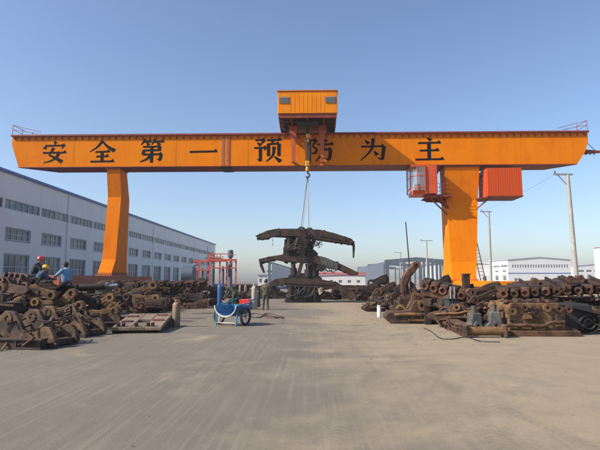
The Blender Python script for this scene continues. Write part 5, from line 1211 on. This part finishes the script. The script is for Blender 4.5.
# sheets over them
for i, (px, py, Y, w_, lab) in enumerate(((545, 284.5, 19.4, 2.2, 'dark flat plate lying over the conveyor pans of right heap, left one'), (590, 283.0, 19.8, 2.4, 'dark flat plate lying over the conveyor pans of right heap, at picture edge'))):
    p = at(px, py, Y); o = k_plate(w_, 1.6, .07, 'rust_dark'); o.location = p; o.rotation_euler = (R(8), R(-4 + 6 * i), R(-12)); own(o, 'shield_plate', RIGHT, lab)
for i, (px, py, Y, L_, yaw, lab) in enumerate(((480, 287.0, 20.6, 3.6, 10, 'long dark beam layered behind the eye ended pans, left one'), (560, 282.5, 21.0, 4.2, 6, 'long dark beam layered on the pans, topmost at right'), (545, 285.0, 22.6, 4.5, -5, 'long dark beam layered behind the pans, middle one'))):
    q_ = at(px, py, Y); o = k_box(L_, .7, .14, 'rust_dark'); o.location = (q_.x, Y, q_.z - .15); o.rotation_euler = (R(4), R(-2), R(yaw)); own(o, 'box_section', RIGHT, lab)
# stepped row of blocks descending to the right
for i in range(7):
    px = 424 + 8.4 * i; p = at(px, 284.5 + 2.3 * i, 20.2); c = k_conveyor_pan(1.0, .34, .42, 'rust', 'redrust'); c.location = (p.x, 20.2 - .1 * i, p.z - .25); c.rotation_euler = (R(4), R(10), R(-25)); own(c, 'conveyor_pan', RIGHT, '%s pan in stepped row descending from the curved arm to the right' % ('first', 'second', 'third', 'fourth', 'fifth', 'sixth', 'seventh')[i], )
# carrier beam below stepped row
a, b = at(421, 292.5, 20.4), at(482, 307, 20.0)
cb_ = thing('carrier_beam', 'dark sloping beam carrying the stepped row of pans', 'beam', a, world=True)
MB().bar(a, b, .5, .18).build('beam', 'rust_dark', cb_, bevel=.02); MB().bar(a + Vector((0, -.26, .05)), b + Vector((0, -.26, .05)), .02, .26).build('side_plate', 'rust', cb_)
for s_ in (.1, .5, .85):
    q = a.lerp(b, s_); MB().box(q.x - .12, q.x + .12, q.y - .1, q.y + .2, 0, q.z - .1).build('prop', 'rust_dark', cb_)
# upright curved arm
ua = thing('curved_arm', 'upright curved rusty arm with eye, tallest piece of right heap', 'link arm', at(406, 298, 22.4), world=True)
YA = 22.4
MB().prism([P(x, y, YA) for x, y in ((404, 298.5), (401.5, 291), (401, 283), (404, 275), (409, 268.5), (414, 263), (418, 262), (419.5, 265.5), (416, 271), (411, 277), (408.5, 284), (409.5, 292), (411, 299))], YA, YA + .36).build('arm', 'redrust', ua, bevel=.03)
p = at(416.3, 265, YA); MB().ring(p.x, p.z, .06, .16, YA - .06, YA + .42, 16).build('eye_ring', 'redrust', ua)
MB().prism([P(x, y, YA) for x, y in ((403.3, 292), (403.2, 284), (405.5, 277), (410, 271), (412, 272.5), (408, 279), (406, 285), (406, 292))], YA - .05, YA - .003).build('face_rib', 'rust', ua)
MB().prism([P(x, y, YA) for x, y in ((411, 281), (415, 284), (420, 296), (416, 299), (411, 290))], YA + .05, YA + .3).build('stay', 'rust', ua, bevel=.02)
MB().prism([P(x, y, YA) for x, y in ((399, 298), (422, 298), (424, 306), (398, 306))], YA - .2, YA + .6).build('foot', 'rust_dark', ua, bevel=.03)
# stub post, cabinet, canister
p = at(466, 283, 20.4)
sp2 = thing('steel_stub', 'square rusty post standing up before the right crane leg', 'post', (p.x, 20.4, 0))
MB().box(-.13, .13, -.13, .13, 0, at(466, 275, 20.4).z).build('post', 'rust_dark', sp2, bevel=.02); MB().box(-.16, .16, -.16, .16, at(466, 275, 20.4).z + .002, at(466, 274.2, 20.4).z + .03).build('cap', 'redrust', sp2)
p = at(452, 313, 19.0)
cbn = thing('control_cabinet', 'dark green box with two steel rods on top at front of right heap', 'cabinet', (p.x, 19.0, .38), (0, 0, R(12)))
MB().box(-.23, .23, -.18, .18, 0, .66).build('body', 'cabinet', cbn, bevel=.025); MB().box(-.25, .25, -.2, .2, .662, .70).build('lid', 'cabinet', cbn, bevel=.01)
MB().box(-.2, -.02, -.195, -.182, .08, .58).build('door', 'cabinet', cbn); MB().box(.0, .19, -.195, -.182, .08, .58).build('door', 'cabinet', cbn)
for x in (-.03, .12): MB().tube([(x, 0, .70), (x, 0, 1.14)], .035, 10).build('rod', 'chrome', cbn, smooth=True)
MB().box(-.34, -.235, -.06, .06, .2, .26).build('handle', 'ochre', cbn)
p = gp(379.3, 317.5)
cn = thing('white_canister', 'small white canister standing on the sand before right heap', 'canister', (p.x, p.y, 0))
MB().lathe([(.08, 0), (.1, .02), (.1, .5), (.085, .54)], n=16).build('can', 'white', cn, smooth=True); MB().lathe([(.09, .541), (.09, .57)], n=16).build('lid', 'white', cn); MB().ring(0, .3, .1015, .104, -.001, .001, 3)
# fill of the right heap
HEAP_R_KINDS = ['link_arm', 'hydraulic_cylinder', 'conveyor_pan', 'clevis_block', 'steel_rod'] + ['ribbed_beam', 'shield_plate', 'support_base', 'box_section'] * 3 + ['bent_plate', 'gusset_frame', 'saddle_base'] * 2
def prof_right(x, y):
    d = x - interp(EDGE_R, y)
    if d < .1: return 0
    if y > 24: return min(1.15, .45 + d * .35)
    return min(1.05, .35 + d * .4)
fill(RIGHT, 800, HEAP_R_KINDS, lambda y: (interp(EDGE_R, y) + .9, min(12.5, .6 * y + 1.5)), (17.6, 37), prof_right, cap=1.25)
for args in ((360, 291, 380, 286, 28.5, .22, .4, 'rust_dark', 'dark link arm at the far left end of right heap', RIGHT), (378, 292, 396, 287, 25.5, .22, .4, 'rust', 'brown link arm sloping up left of the curved arm', RIGHT),
             (392, 298, 404, 288, 24.0, .2, .4, 'rust_dark', 'dark link arm leaning against the curved arm', RIGHT), (428, 300, 412, 297, 21.0, .18, .36, 'ochre', 'tan link arm below the curved arm', RIGHT),
             (471, 293, 500, 288, 19.0, .2, .34, 'rust', 'pipe like brown link arm before the orange crane sill', RIGHT), (474, 300, 500, 294, 18.4, .15, .3, 'rust_dark', 'dark slim link arm before the orange crane sill', RIGHT),
             (436, 283, 450, 280, 22.0, .16, .3, 'rust_dark', 'short dark link arm on top of the stepped row', RIGHT), (371, 283, 388, 279.5, 31, .25, .4, 'rust_dark', 'far dark link arm before the open steel shed', RIGHT)):
    link_px(*args)
# ---- farther heap behind the hanging stack and to its left
MID = 'far scrap row'
def prof_mid(x, y): return 1.15
fill(MID, 140, ['conveyor_pan', 'support_base', 'ribbed_beam', 'link_arm', 'shield_plate', 'saddle_base'], lambda y: (.9, 7.0), (43, 48), prof_mid, cap=1.3)
FARL = 'far left scrap row'
fill(FARL, 160, ['conveyor_pan', 'support_base', 'ribbed_beam', 'saddle_base', 'shield_plate'], lambda y: (-15, -3.3), (46, 50), lambda x, y: 1.1, cap=1.3)
for ps in PROTO.values():
    for p_ in ps:
        if id(p_) not in used: remove_tree(p_)

# pieces buried out of sight are left out (tested from the camera and from steps to its side)
from mathutils.bvhtree import BVHTree
bpy.context.view_layer.update()
allv = []; allf = []; owner = []; off = 0; samples = {}; cache = {}
for ri, (root, _, _) in enumerate(PLACED):
    sv = []
    for d in tree(root):
        if d.type != 'MESH': continue
        me = d.data
        if me.name not in cache:
            co = np.empty(len(me.vertices) * 3, np.float32); me.vertices.foreach_get('co', co); cache[me.name] = (co.reshape(-1, 3), [tuple(p_.vertices) for p_ in me.polygons])
        co, polys = cache[me.name]; mw = np.array(d.matrix_world); wv = co @ mw[:3, :3].T + mw[:3, 3]
        allv.append(wv); allf += [tuple(i + off for i in p_) for p_ in polys]; owner += [ri] * len(polys); off += len(wv)
        sv.append(wv[::max(1, len(wv) // 8)])
    samples[ri] = np.concatenate(sv)
bvh = BVHTree.FromPolygons(np.concatenate(allv).tolist(), allf)
def seen(ri):
    for eye in ((0, 0, CAMZ), (-1.6, 0, CAMZ + .2), (1.6, 0, CAMZ + .2), (0, 0, CAMZ + 1.0)):
        e = Vector(eye)
        for v in samples[ri]:
            d = Vector(v) - e; hit = bvh.ray_cast(e, d.normalized(), d.length + .05)
            if hit[2] is not None and owner[hit[2]] == ri: return True
    return False
index = {id(t_[0]): i for i, t_ in enumerate(PLACED)}
gone = [o for o in FILL if not seen(index[id(o)])]
gset = {id(o) for o in gone}
PLACED[:] = [t_ for t_ in PLACED if id(t_[0]) not in gset]
for o in gone: remove_tree(o)

# labels of the heap pieces: look, then what they lie beside, then order from the camera
ORD = ['nearest', 'second nearest', 'third nearest', 'fourth nearest', 'fifth nearest', 'sixth nearest', 'seventh nearest', 'eighth nearest', 'ninth nearest', 'tenth nearest', 'eleventh nearest', 'twelfth nearest']
MARKS = {LEFT: [((0, 318), 'at the left picture edge'), ((40, 300), 'below the crouching workers'), ((72, 305), 'below the blue jacket worker'), ((108, 300), 'under left crane leg'), ((145, 300), 'behind the flat dusty plate'), ((178, 300), 'behind the stubby tan cylinder'), ((205, 300), 'left of the blue gas cylinder'), ((235, 298), 'behind the hand cart')],
         RIGHT: [((362, 298), 'at far left end of right heap'), ((385, 300), 'behind the white canister'), ((412, 295), 'around the curved arm'), ((440, 295), 'around the green cabinet'), ((470, 295), 'before the right crane leg'), ((510, 290), 'behind the boss block left end'), ((550, 290), 'behind the boss block right end'), ((590, 290), 'at the right picture edge')]}
by = {}
for o, k, h in PLACED:
    o['category'] = CATS[k]; o['group'] = '%s pieces in the %s' % (k.replace('_', ' '), h)
    v = o.get('variant', 0)
    if 'variant' in o: del o['variant']
    if 'fixed' in o: del o['fixed']; continue
    if h in MARKS:
        d = CR.transposed() @ (o.location - Vector((0, 0, CAMZ))); qx = 300 - F * d.x / d.z
        where = min(MARKS[h], key=lambda mk: abs(mk[0][0] - qx))[1]
    else: where = 'in the ' + ('scrap row behind the hanging stack' if h == MID else 'far scrap row left of the stack')
    by.setdefault((DESC[k][v], where), []).append(o)
for (d, where), l in by.items():
    l.sort(key=lambda o: o.location.x ** 2 + o.location.y ** 2)
    for i, o in enumerate(l):
        o['label'] = ('%s %s %s' % (ORD[i], d, where)) if len(l) > 1 and i < len(ORD) else '%s %s%s' % (d, 'lying deep ' if len(l) > 1 else 'lying ', where)

# small broken bits caught between the pieces
bits = MB()
def bit(x, y, z):
    L_ = abs(rnd.gauss(0, .14)) + .06; d = Vector((rnd.gauss(0, 1), rnd.gauss(0, 1), rnd.gauss(0, .45))).normalized() * L_
    a_ = Vector((x, y, z)); w_ = rnd.uniform(.02, .09)
    bits.bar(a_ - d, a_ + d, w_, rnd.uniform(.015, .06))
for (i, j), z in list(HM.items()):
    x, y = (i + .5) * CELL, (j + .5) * CELL
    if y < 40 and rnd.random() < .35: bit(x, y, z * rnd.uniform(.25, 1.0) + .03)
tag(bits.build('scrap_bits', 'rust'), 'small rusty bars and broken bits strewn through the scrap heaps', 'scrap', kind='stuff')

# ------------------------------------------------------------------ hand cart, cylinders, welder
p = gp(229, 325.5)
ct = thing('hand_cart', 'blue two wheeled hand cart with curved tray standing on the yard', 'cart', (p.x, p.y, 0), (0, 0, R(-26)))
n_ = 12; tr_o = []; tr_i = []
for i in range(n_ + 1):
    t_ = math.pi * (1 + i / n_); tr_o.append((0.5 * math.cos(t_), .78 + .5 * math.sin(t_) * .86)); tr_i.append((.475 * math.cos(t_), .78 + .475 * math.sin(t_) * .86))
m_ = MB()
for i in range(n_):
    a_, b_, c_, d_ = tr_o[i], tr_o[i + 1], tr_i[i + 1], tr_i[i]
    m_.hexa([(a_[0], -.25, a_[1]), (b_[0], -.25, b_[1]), (c_[0], -.25, c_[1]), (d_[0], -.25, d_[1])], [(a_[0], .85, a_[1]), (b_[0], .85, b_[1]), (c_[0], .85, c_[1]), (d_[0], .85, d_[1])])
m_.build('tray', 'cart_blue', ct)
MB().prism(tr_i, .80, .82).build('tray_back', 'cart_blue', ct)
m_ = MB().tube([(x, -.27, z) for x, z in tr_o], .028, 8); m_.build('front_rim', 'cream', ct, smooth=True)
for s in (-1, 1):
    MB().tube([(s * .51, -.1, .79), (s * .5, .6, .84), (s * .42, 1.15, 1.0)], .028, 8).build('handle', 'cart_blue', ct, smooth=True)
    MB().bar((s * .46, -.2, .0), (s * .5, -.15, .74), .05).build('stand', 'cart_blue', ct)
    wh = thing('x', None, None)
    bpy.data.objects.remove(wh)
    tyre = MB()
    x = s * .62; nn = 20
    for k_ in range(nn):
        a0 = 2 * math.pi * k_ / nn
        for j in range(8):
            b0 = 2 * math.pi * j / 8; rr = .31 + .05 * math.cos(b0); tyre.v.append((x + .05 * math.sin(b0), .22 + rr * math.cos(a0), .362 + rr * math.sin(a0)))
    for k_ in range(nn):
        for j in range(8): tyre.f.append((k_ * 8 + j, k_ * 8 + (j + 1) % 8, ((k_ + 1) % nn) * 8 + (j + 1) % 8, ((k_ + 1) % nn) * 8 + j))
    wo = tyre.build('wheel', 'rubber', ct, smooth=True)
    rim = MB()
    for k_ in range(10):
        a0 = 2 * math.pi * k_ / 10; rim.bar((x, .22, .362), (x, .22 + .27 * math.cos(a0), .362 + .27 * math.sin(a0)), .012)
    rim.build('spokes', 'galv', wo); MB().tube([(x - .05, .22, .362), (x + .05, .22, .362)], .04, 10).build('hub', 'galv', wo)
MB().tube([(-.6, .22, .362), (.6, .22, .362)], .022, 8).build('axle', 'galv', ct)
MB().bar((-.42, -.2, .12), (.42, -.2, .12), .03).build('cross_bar', 'cream', ct)
MB().bar((-.30, -.1, .72), (.10, .3, .40), .03).build('tool_handle', 'dark', ct)

def gas_bottle(label, px, py, h, r, m, tilt=0):
    p = gp(px, py)
    t = thing('gas_cylinder', label, 'gas cylinder', (p.x, p.y, 0), (0, R(tilt), 0), group='gas cylinders')
    MB().lathe([(r * .9, 0), (r, .03), (r, h * .8), (r * .9, h * .86), (r * .5, h * .91), (r * .35, h * .92)], n=18).build('body', m, t, smooth=True)
    MB().lathe([(r * .38, h * .921), (r * .42, h * .94), (r * .42, h * .99), (r * .3, h)], n=12).build('valve_cap', m, t, smooth=True)
    MB().lathe([(r * 1.06, h * .3), (r * 1.06, h * .33)], n=18).build('band', m, t); return t
gas_bottle('stubby tan gas cylinder beside the flat dusty plate', 176, 327, 1.02, .15, 'gas_brown')
gas_bottle('tall bright blue gas cylinder behind the hand cart', 219.3, 310, 1.62, .13, 'gas_blue')
gas_bottle('tall grey gas cylinder beside the man in olive', 254, 309.5, 1.52, .16, 'gas_grey')
gas_bottle('short dark gas cylinder half hidden beside the grey one', 258.3, 307, 1.2, .12, 'dark')
gas_bottle('tall tan gas cylinder behind the red welding machine, left of two', 240, 305, 1.5, .11, 'gas_brown')
gas_bottle('tall tan gas cylinder behind the red welding machine, right of two', 245.5, 304.5, 1.5, .11, 'gas_brown')
p = gp(245, 309.5)
wd_ = thing('welding_machine', 'red box welding machine on small wheels behind the hand cart', 'machine', (p.x, p.y, 0), (0, 0, R(-6)))
MB().box(-.31, .31, -.25, .45, .1, .6).build('case', 'redbox', wd_, bevel=.03)
MB().box(-.1, .14, -.256, -.252, .26, .36).build('front_label', 'white', wd_)
for x in (-.26, .26):
    for y in (-.15, .35): MB().tube([(x - .025, y, .06), (x + .025, y, .06)], .06, 12).build('wheel', 'rubber', wd_)
    MB().tube([(x, -.2, .6), (x, -.2, .68), (x, .4, .68), (x, .4, .6)], .015, 6).build('carry_rail', 'dark', wd_)
# hoses on the ground
for i, (lab, mt_, pts) in enumerate((('dark red hose lying in loops on the yard beside the hand cart', 'redrust', [(246, 315), (254, 313.5), (262, 314.5), (268, 316.5), (275, 318), (280, 316.5), (274, 314), (266, 313.5), (262, 316), (270, 317.5), (284, 317)]), ('black hose running across the yard from the welding machine', 'hose', [(240, 311), (250, 316), (258, 317.5), (266, 315), (272, 316), (284, 318.5)]), ('thin dark cable lying on the sand before right heap', 'hose', [(424, 328), (432, 332), (440, 338), (452, 339), (466, 337), (480, 341), (500, 342)]))):
    w3 = [gp(x, y, .025) for x, y in pts]; w3 = [(v.x, v.y, .025) for v in w3]; sm_, _ = smoothpts(w3, [1] * len(w3), 6)
    tag(MB().tube(sm_, .022 if i < 2 else .014, 6).build('hose' if i < 2 else 'cable', mt_, smooth=True), lab, 'hose' if i < 2 else 'cable')

# ------------------------------------------------------------------ people
def person(label, loc, rotz, J, jacket, trousers, hat=None, hatm=None, hair=True, scale=1.0, head_at=None):
    """J: joint overrides. Local frame: +y is where the person faces, z up, feet at 0."""
    B = dict(pel=(0, 0, .93), wai=(0, 0, 1.06), che=(0, 0, 1.30), nec=(0, 0, 1.47), hea=(0, .02, 1.60),
             shL=(-.19, 0, 1.41), elL=(-.25, .02, 1.13), wrL=(-.25, .12, .89), shR=(.19, 0, 1.41), elR=(.25, .02, 1.13), wrR=(.25, .12, .89),
             hiL=(-.1, 0, .9), knL=(-.11, .03, .49), anL=(-.12, -.01, .09), hiR=(.1, 0, .9), knR=(.11, .03, .49), anR=(.12, -.01, .09), face=(0, 1, -.05), toeL=(0, 1, 0), toeR=(0, 1, 0))
    B.update(J); B = {k: Vector(v) for k, v in B.items()}
    if head_at is not None: loc = Vector(head_at) - Matrix.Rotation(rotz, 3, 'Z') @ (B['hea'] * scale)
    segs = []     # a, b, ra, rb, material index
    JK, TR, SK, SH = 0, 1, 2, 3
    def S(a, b, ra, rb, m):
        k_ = 1.14 if m in (JK, TR) else 1.0
        segs.append((Vector(a), Vector(b), ra * k_, rb * k_, m))
    side = (B['shR'] - B['shL']).normalized()
    S(B['pel'] - side * .07, B['pel'] + side * .07, .115, .115, TR); S(B['pel'], B['wai'], .13, .125, JK); S(B['wai'] - side * .05, B['che'] - side * .07, .115, .13, JK); S(B['wai'] + side * .05, B['che'] + side * .07, .115, .13, JK)
    S(B['che'], B['nec'] - (B['nec'] - B['che']) * .35, .14, .10, JK); S(B['shL'], B['shR'], .075, .075, JK); S(B['nec'] - (B['nec'] - B['che']) * .3, B['hea'], .058, .052, SK); S(B['nec'] - (B['nec'] - B['che']) * .35, B['nec'] - (B['nec'] - B['che']) * .1, .075, .07, JK)
    fc = B['face'].normalized(); up = (B['hea'] - B['nec']).normalized(); fr = (fc - up * fc.dot(up)).normalized(); rt = fr.cross(up)
    hd = B['hea']
    S(hd + up * .02 - fr * .015, hd + up * .075 - fr * .02, .092, .088, SK); S(hd - up * .06 + fr * .035, hd + up * .02 + fr * .03, .055, .075, SK); S(hd + fr * .10 - up * .01, hd + fr * .095 + up * .035, .018, .01, SK)
    for s in (-1, 1): S(hd + rt * s * .088 - up * .015, hd + rt * s * .09 + up * .02, .017, .02, SK)
    for sd_ in 'LR':
        sgn = -1 if sd_ == 'L' else 1
        S(B['sh' + sd_], B['el' + sd_], .068, .052, JK); S(B['el' + sd_], B['wr' + sd_], .052, .04, JK)
        d = (B['wr' + sd_] - B['el' + sd_]).normalized(); w_ = B['wr' + sd_]; lat = d.cross(Vector((0, 1, 0.3))).normalized(); nrm = lat.cross(d).normalized()
        S(w_, w_ + d * .09, .028, .034, SK); S(w_ + d * .04 - lat * .02, w_ + d * .085 - lat * .025, .02, .02, SK); S(w_ + d * .04 + lat * .02, w_ + d * .085 + lat * .025, .02, .02, SK)
        for q in range(4):
            o_ = lat * (-.033 + .022 * q); k1 = w_ + d * .09 + o_; l_ = (.038, .044, .041, .03)[q]
            k2 = k1 + (d * .9 + nrm * .4).normalized() * l_; k3 = k2 + (d * .5 + nrm * .85).normalized() * l_ * .8
            S(k1, k2, .0105, .0098, SK); S(k2, k3, .0098, .0088, SK)
        th = w_ + d * .035 - lat * .03; t2 = th + (d * .6 - lat * .7 + nrm * .3).normalized() * .045; S(th, t2, .014, .012, SK); S(t2, t2 + (d + nrm * .4).normalized() * .03, .012, .01, SK)
        S(B['hi' + sd_], B['kn' + sd_], .092, .068, TR); S(B['kn' + sd_], B['an' + sd_] + Vector((0, 0, .02)), .066, .052, TR)
        a_ = B['an' + sd_]; td = B['toe' + sd_].normalized(); S(a_ + Vector((0, 0, -.03)) - td * .03, a_ + td * .15 + Vector((0, 0, -.055)), .05, .036, SH); S(a_ + Vector((0, 0, .03)), a_ + Vector((0, 0, -.03)), .05, .05, SH)
    m = MB()
    for a, b, ra, rb, _ in segs:
        d = b - a; L = d.length; d = d / L if L > 1e-6 else Vector((0, 0, 1))
        pts = []; rs = []
        for q in (-.98, -.8, -.45): pts.append(a + d * ra * q); rs.append(ra * math.sqrt(1 - q * q))
        pts.append(a); rs.append(ra); pts.append(b + d * 1e-4); rs.append(rb)
        for q in (.45, .8, .98): pts.append(b + d * (rb * q + 1e-4)); rs.append(rb * math.sqrt(1 - q * q))
        m.tube(pts, rs, 10)
    me = m.mesh('body', None); tmp = bpy.data.objects.new('tmp', me); C.objects.link(tmp)
    md = tmp.modifiers.new('r', 'REMESH'); md.mode = 'VOXEL'; md.voxel_size = 0.0125; md.use_smooth_shade = True
    sm_ = tmp.modifiers.new('s', 'SMOOTH'); sm_.factor = .5; sm_.iterations = 2
    dg = bpy.context.evaluated_depsgraph_get(); body = bpy.data.meshes.new_from_object(tmp.evaluated_get(dg)); bpy.data.objects.remove(tmp)
    body.materials.clear()
    for mm in (jacket, trousers, 'skin', 'boots'): body.materials.append(M[mm])
    npoly = len(body.polygons); cen = np.empty(npoly * 3, np.float32); body.polygons.foreach_get('center', cen); cen = cen.reshape(-1, 3)
    best = np.full(npoly, 1e9); idx = np.zeros(npoly, np.int32)
    for a, b, ra, rb, mi in segs:
        a = np.array(a); ab = np.array(b) - a; t_ = np.clip(((cen - a) @ ab) / max(ab @ ab, 1e-9), 0, 1); dist = np.linalg.norm(cen - (a + t_[:, None] * ab), axis=1) - (ra + (rb - ra) * t_)
        k_ = dist < best; best[k_] = dist[k_]; idx[k_] = mi
    body.polygons.foreach_set('material_index', idx); body.polygons.foreach_set('use_smooth', np.ones(npoly, bool))
    ob = bpy.data.objects.new('person', body); C.objects.link(ob); ob.location = loc; ob.rotation_euler = (0, 0, rotz); ob.scale = (scale,) * 3
    tag(ob, label, 'person', 'workers in the yard')
    Mh = Matrix((rt, fr, up)).transposed().to_4x4(); Mh.translation = hd
    def headpart(mb, name, mt):
        mb.v = [tuple(Mh @ Vector(v)) for v in mb.v]; return mb.build(name, mt, ob, smooth=True)
    if hat == 'helmet':
        prof = [(.128, .045), (.126, .075), (.115, .125), (.085, .165), (.045, .182), (.01, .186)]
        headpart(MB().lathe(prof, (0, -.015, 0), 18), 'helmet', hatm); headpart(MB().prism([(-.09, .09), (-.06, .155), (0, .172), (.06, .155), (.09, .09)], .043, .055, 'z'), 'helmet_brim', hatm)
        headpart(MB().box(-.012, .012, -.11, .09, .172, .192), 'helmet_ridge', hatm)
    else:
        headpart(MB().ball((0, -.022, .062), (.104, .112, .108), 14, 10), 'hair' if hat is None else 'cap', 'hair' if hat is None else hatm)
        if hat == 'cap': headpart(MB().prism([(-.07, .07), (-.05, .14), (0, .155), (.05, .14), (.07, .07)], .07, .082, 'z'), 'cap_peak', hatm)
    if hat: headpart(MB().ball((0, -.035, .02), (.097, .085, .085), 12, 8), 'hair', 'hair')
    for s in (-1, 1): headpart(MB().ball((s * .033, .092, .018), .011, 8, 6), 'eye', 'dark')
    headpart(MB().box(-.024, .024, .088, .0955, -.052, -.044), 'mouth', 'redrust')
    return ob

Yp = 20.4
p = at(40.3, 264.5, Yp)
person('worker in red helmet and dark clothes sitting on top of left heap', (p.x, Yp, p.z - 1.07), R(-70),
       dict(pel=(0, 0, .45), wai=(0, .04, .58), che=(0, .13, .80), nec=(0, .20, .96), hea=(0, .25, 1.08), shL=(-.19, .17, .91), shR=(.19, .17, .91), elL=(-.26, .36, .70), wrL=(-.15, .55, .62), elR=(.26, .36, .70), wrR=(.15, .55, .60), hiL=(-.1, .02, .43), hiR=(.1, .02, .43), knL=(-.16, .42, .52), knR=(.16, .42, .50), anL=(-.15, .38, .09), anR=(.15, .40, .09), face=(0, 1, -.4)), 'jk_dark', 'tr_dark', 'helmet', 'hat_red', head_at=at(40, 260.5, 20.4))
Yp = 19.7; p = at(44.6, 270.5, Yp)
person('worker in yellow helmet and navy jacket crouching on left heap', (p.x, Yp, p.z - 1.0), R(-55),
       dict(pel=(0, 0, .38), wai=(0, .05, .50), che=(0, .17, .71), nec=(0, .26, .86), hea=(0, .31, .97), shL=(-.19, .22, .82), shR=(.19, .22, .82), elL=(-.25, .42, .62), wrL=(-.12, .62, .58), elR=(.25, .42, .62), wrR=(.12, .62, .58), hiL=(-.1, .02, .37), hiR=(.1, .02, .37), knL=(-.18, .42, .50), knR=(.18, .42, .50), anL=(-.16, .28, .09), anR=(.16, .28, .09), face=(0, 1, -.45)), 'jk_navy', 'tr_dark', 'helmet', 'hat_yel', head_at=at(45, 269.3, 19.8))
Yp = 20.0; p = at(65.5, 265, Yp)
person('worker in faded blue jacket and dark cap standing on left heap', (p.x, Yp, p.z - 1.60), R(60),
       dict(che=(0, .03, 1.30), nec=(0, .06, 1.47), hea=(0, .10, 1.59), elL=(-.24, .26, 1.24), wrL=(-.16, .50, 1.17), elR=(.27, .12, 1.16), wrR=(.22, .34, 1.05), face=(0, 1, -.35)), 'jk_blue', 'tr_dark', 'cap', 'hat_dark', scale=1.08, head_at=at(65.5, 266, 20.0))
p = gp(234, 308.5)
person('man in camouflage bending forward behind the blue hand cart', (p.x, p.y, 0), R(75),
       dict(pel=(0, -.06, .92), wai=(0, .04, 1.03), che=(0, .24, 1.18), nec=(0, .40, 1.26), hea=(0, .52, 1.29), shL=(-.19, .33, 1.23), shR=(.19, .33, 1.23), elL=(-.24, .42, .95), wrL=(-.18, .55, .74), elR=(.24, .44, .96), wrR=(.16, .58, .76), hiL=(-.1, -.05, .89), hiR=(.1, -.05, .89), knL=(-.13, .06, .48), knR=(.13, .0, .48), anL=(-.14, -.02, .09), anR=(.16, -.1, .09), face=(0, .7, -.7)), 'jk_camo', 'jk_camo', None)
p = gp(265.5, 310)
person('man in olive work clothes standing with his back to the camera', (p.x, p.y, 0), R(-8),
       dict(elL=(-.27, .04, 1.14), wrL=(-.24, .2, .95), elR=(.28, .0, 1.13), wrR=(.29, .1, .88), knL=(-.12, .03, .49), anL=(-.14, 0, .09), anR=(.13, .05, .09)), 'jk_olive', 'tr_olive', None, scale=1.0)

# ------------------------------------------------------------------ loose stones and grit on the yard
st = MB()
def stone(x, y, s):
    o_ = len(st.v); pts = [(1, 0, 0), (0, 1, 0), (-1, 0, 0), (0, -1, 0), (0, 0, .9), (0, 0, -.3)]
    for a_, b_, c_ in pts: st.v.append((x + a_ * s * rnd.uniform(.6, 1.2), y + b_ * s * rnd.uniform(.6, 1.2), c_ * s * rnd.uniform(.5, 1)))
    for a_, b_ in ((0, 1), (1, 2), (2, 3), (3, 0)): st.f.append((o_ + a_, o_ + b_, o_ + 4)); st.f.append((o_ + b_, o_ + a_, o_ + 5))
for i in range(3200):
    u = rnd.random()
    if u < .5: y = rnd.uniform(14, 36); x = interp(EDGE_R, y) - abs(rnd.gauss(0, .9))
    elif u < .93: y = rnd.uniform(12, 36); x = interp(EDGE_L, y) + abs(rnd.gauss(0, .6))
    else: y = rnd.uniform(4, 30); x = rnd.uniform(-8, 8)
    stone(x, y, min(.05, .006 + abs(rnd.gauss(0, .012))))
tag(st.build('loose_stones', mat('loose_stone', (0.10, .08, .06), .9, var=[(.18, .145, .105), (.05, .04, .03)], scale=3)), 'small loose stones and grit scattered over the yard', 'stones', kind='stuff')

# ------------------------------------------------------------------ thin dusty air
hzb = MB().box(-420, 420, -60, 620, -1.0, 24.0).build('haze', None)
hm_ = bpy.data.materials.new('thin_haze'); hm_.use_nodes = True; hn = hm_.node_tree; hn.nodes.clear()
hv = hn.nodes.new('ShaderNodeVolumePrincipled'); hv.inputs['Color'].default_value = (0.86, 0.9, 1.0, 1); hv.inputs['Density'].default_value = 0.0005; hv.inputs['Anisotropy'].default_value = 0.2
ho = hn.nodes.new('ShaderNodeOutputMaterial'); hn.links.new(hv.outputs[0], ho.inputs['Volume']); hzb.data.materials.append(hm_)
tag(hzb, 'thin pale haze in the air over the yard', 'haze', kind='stuff')
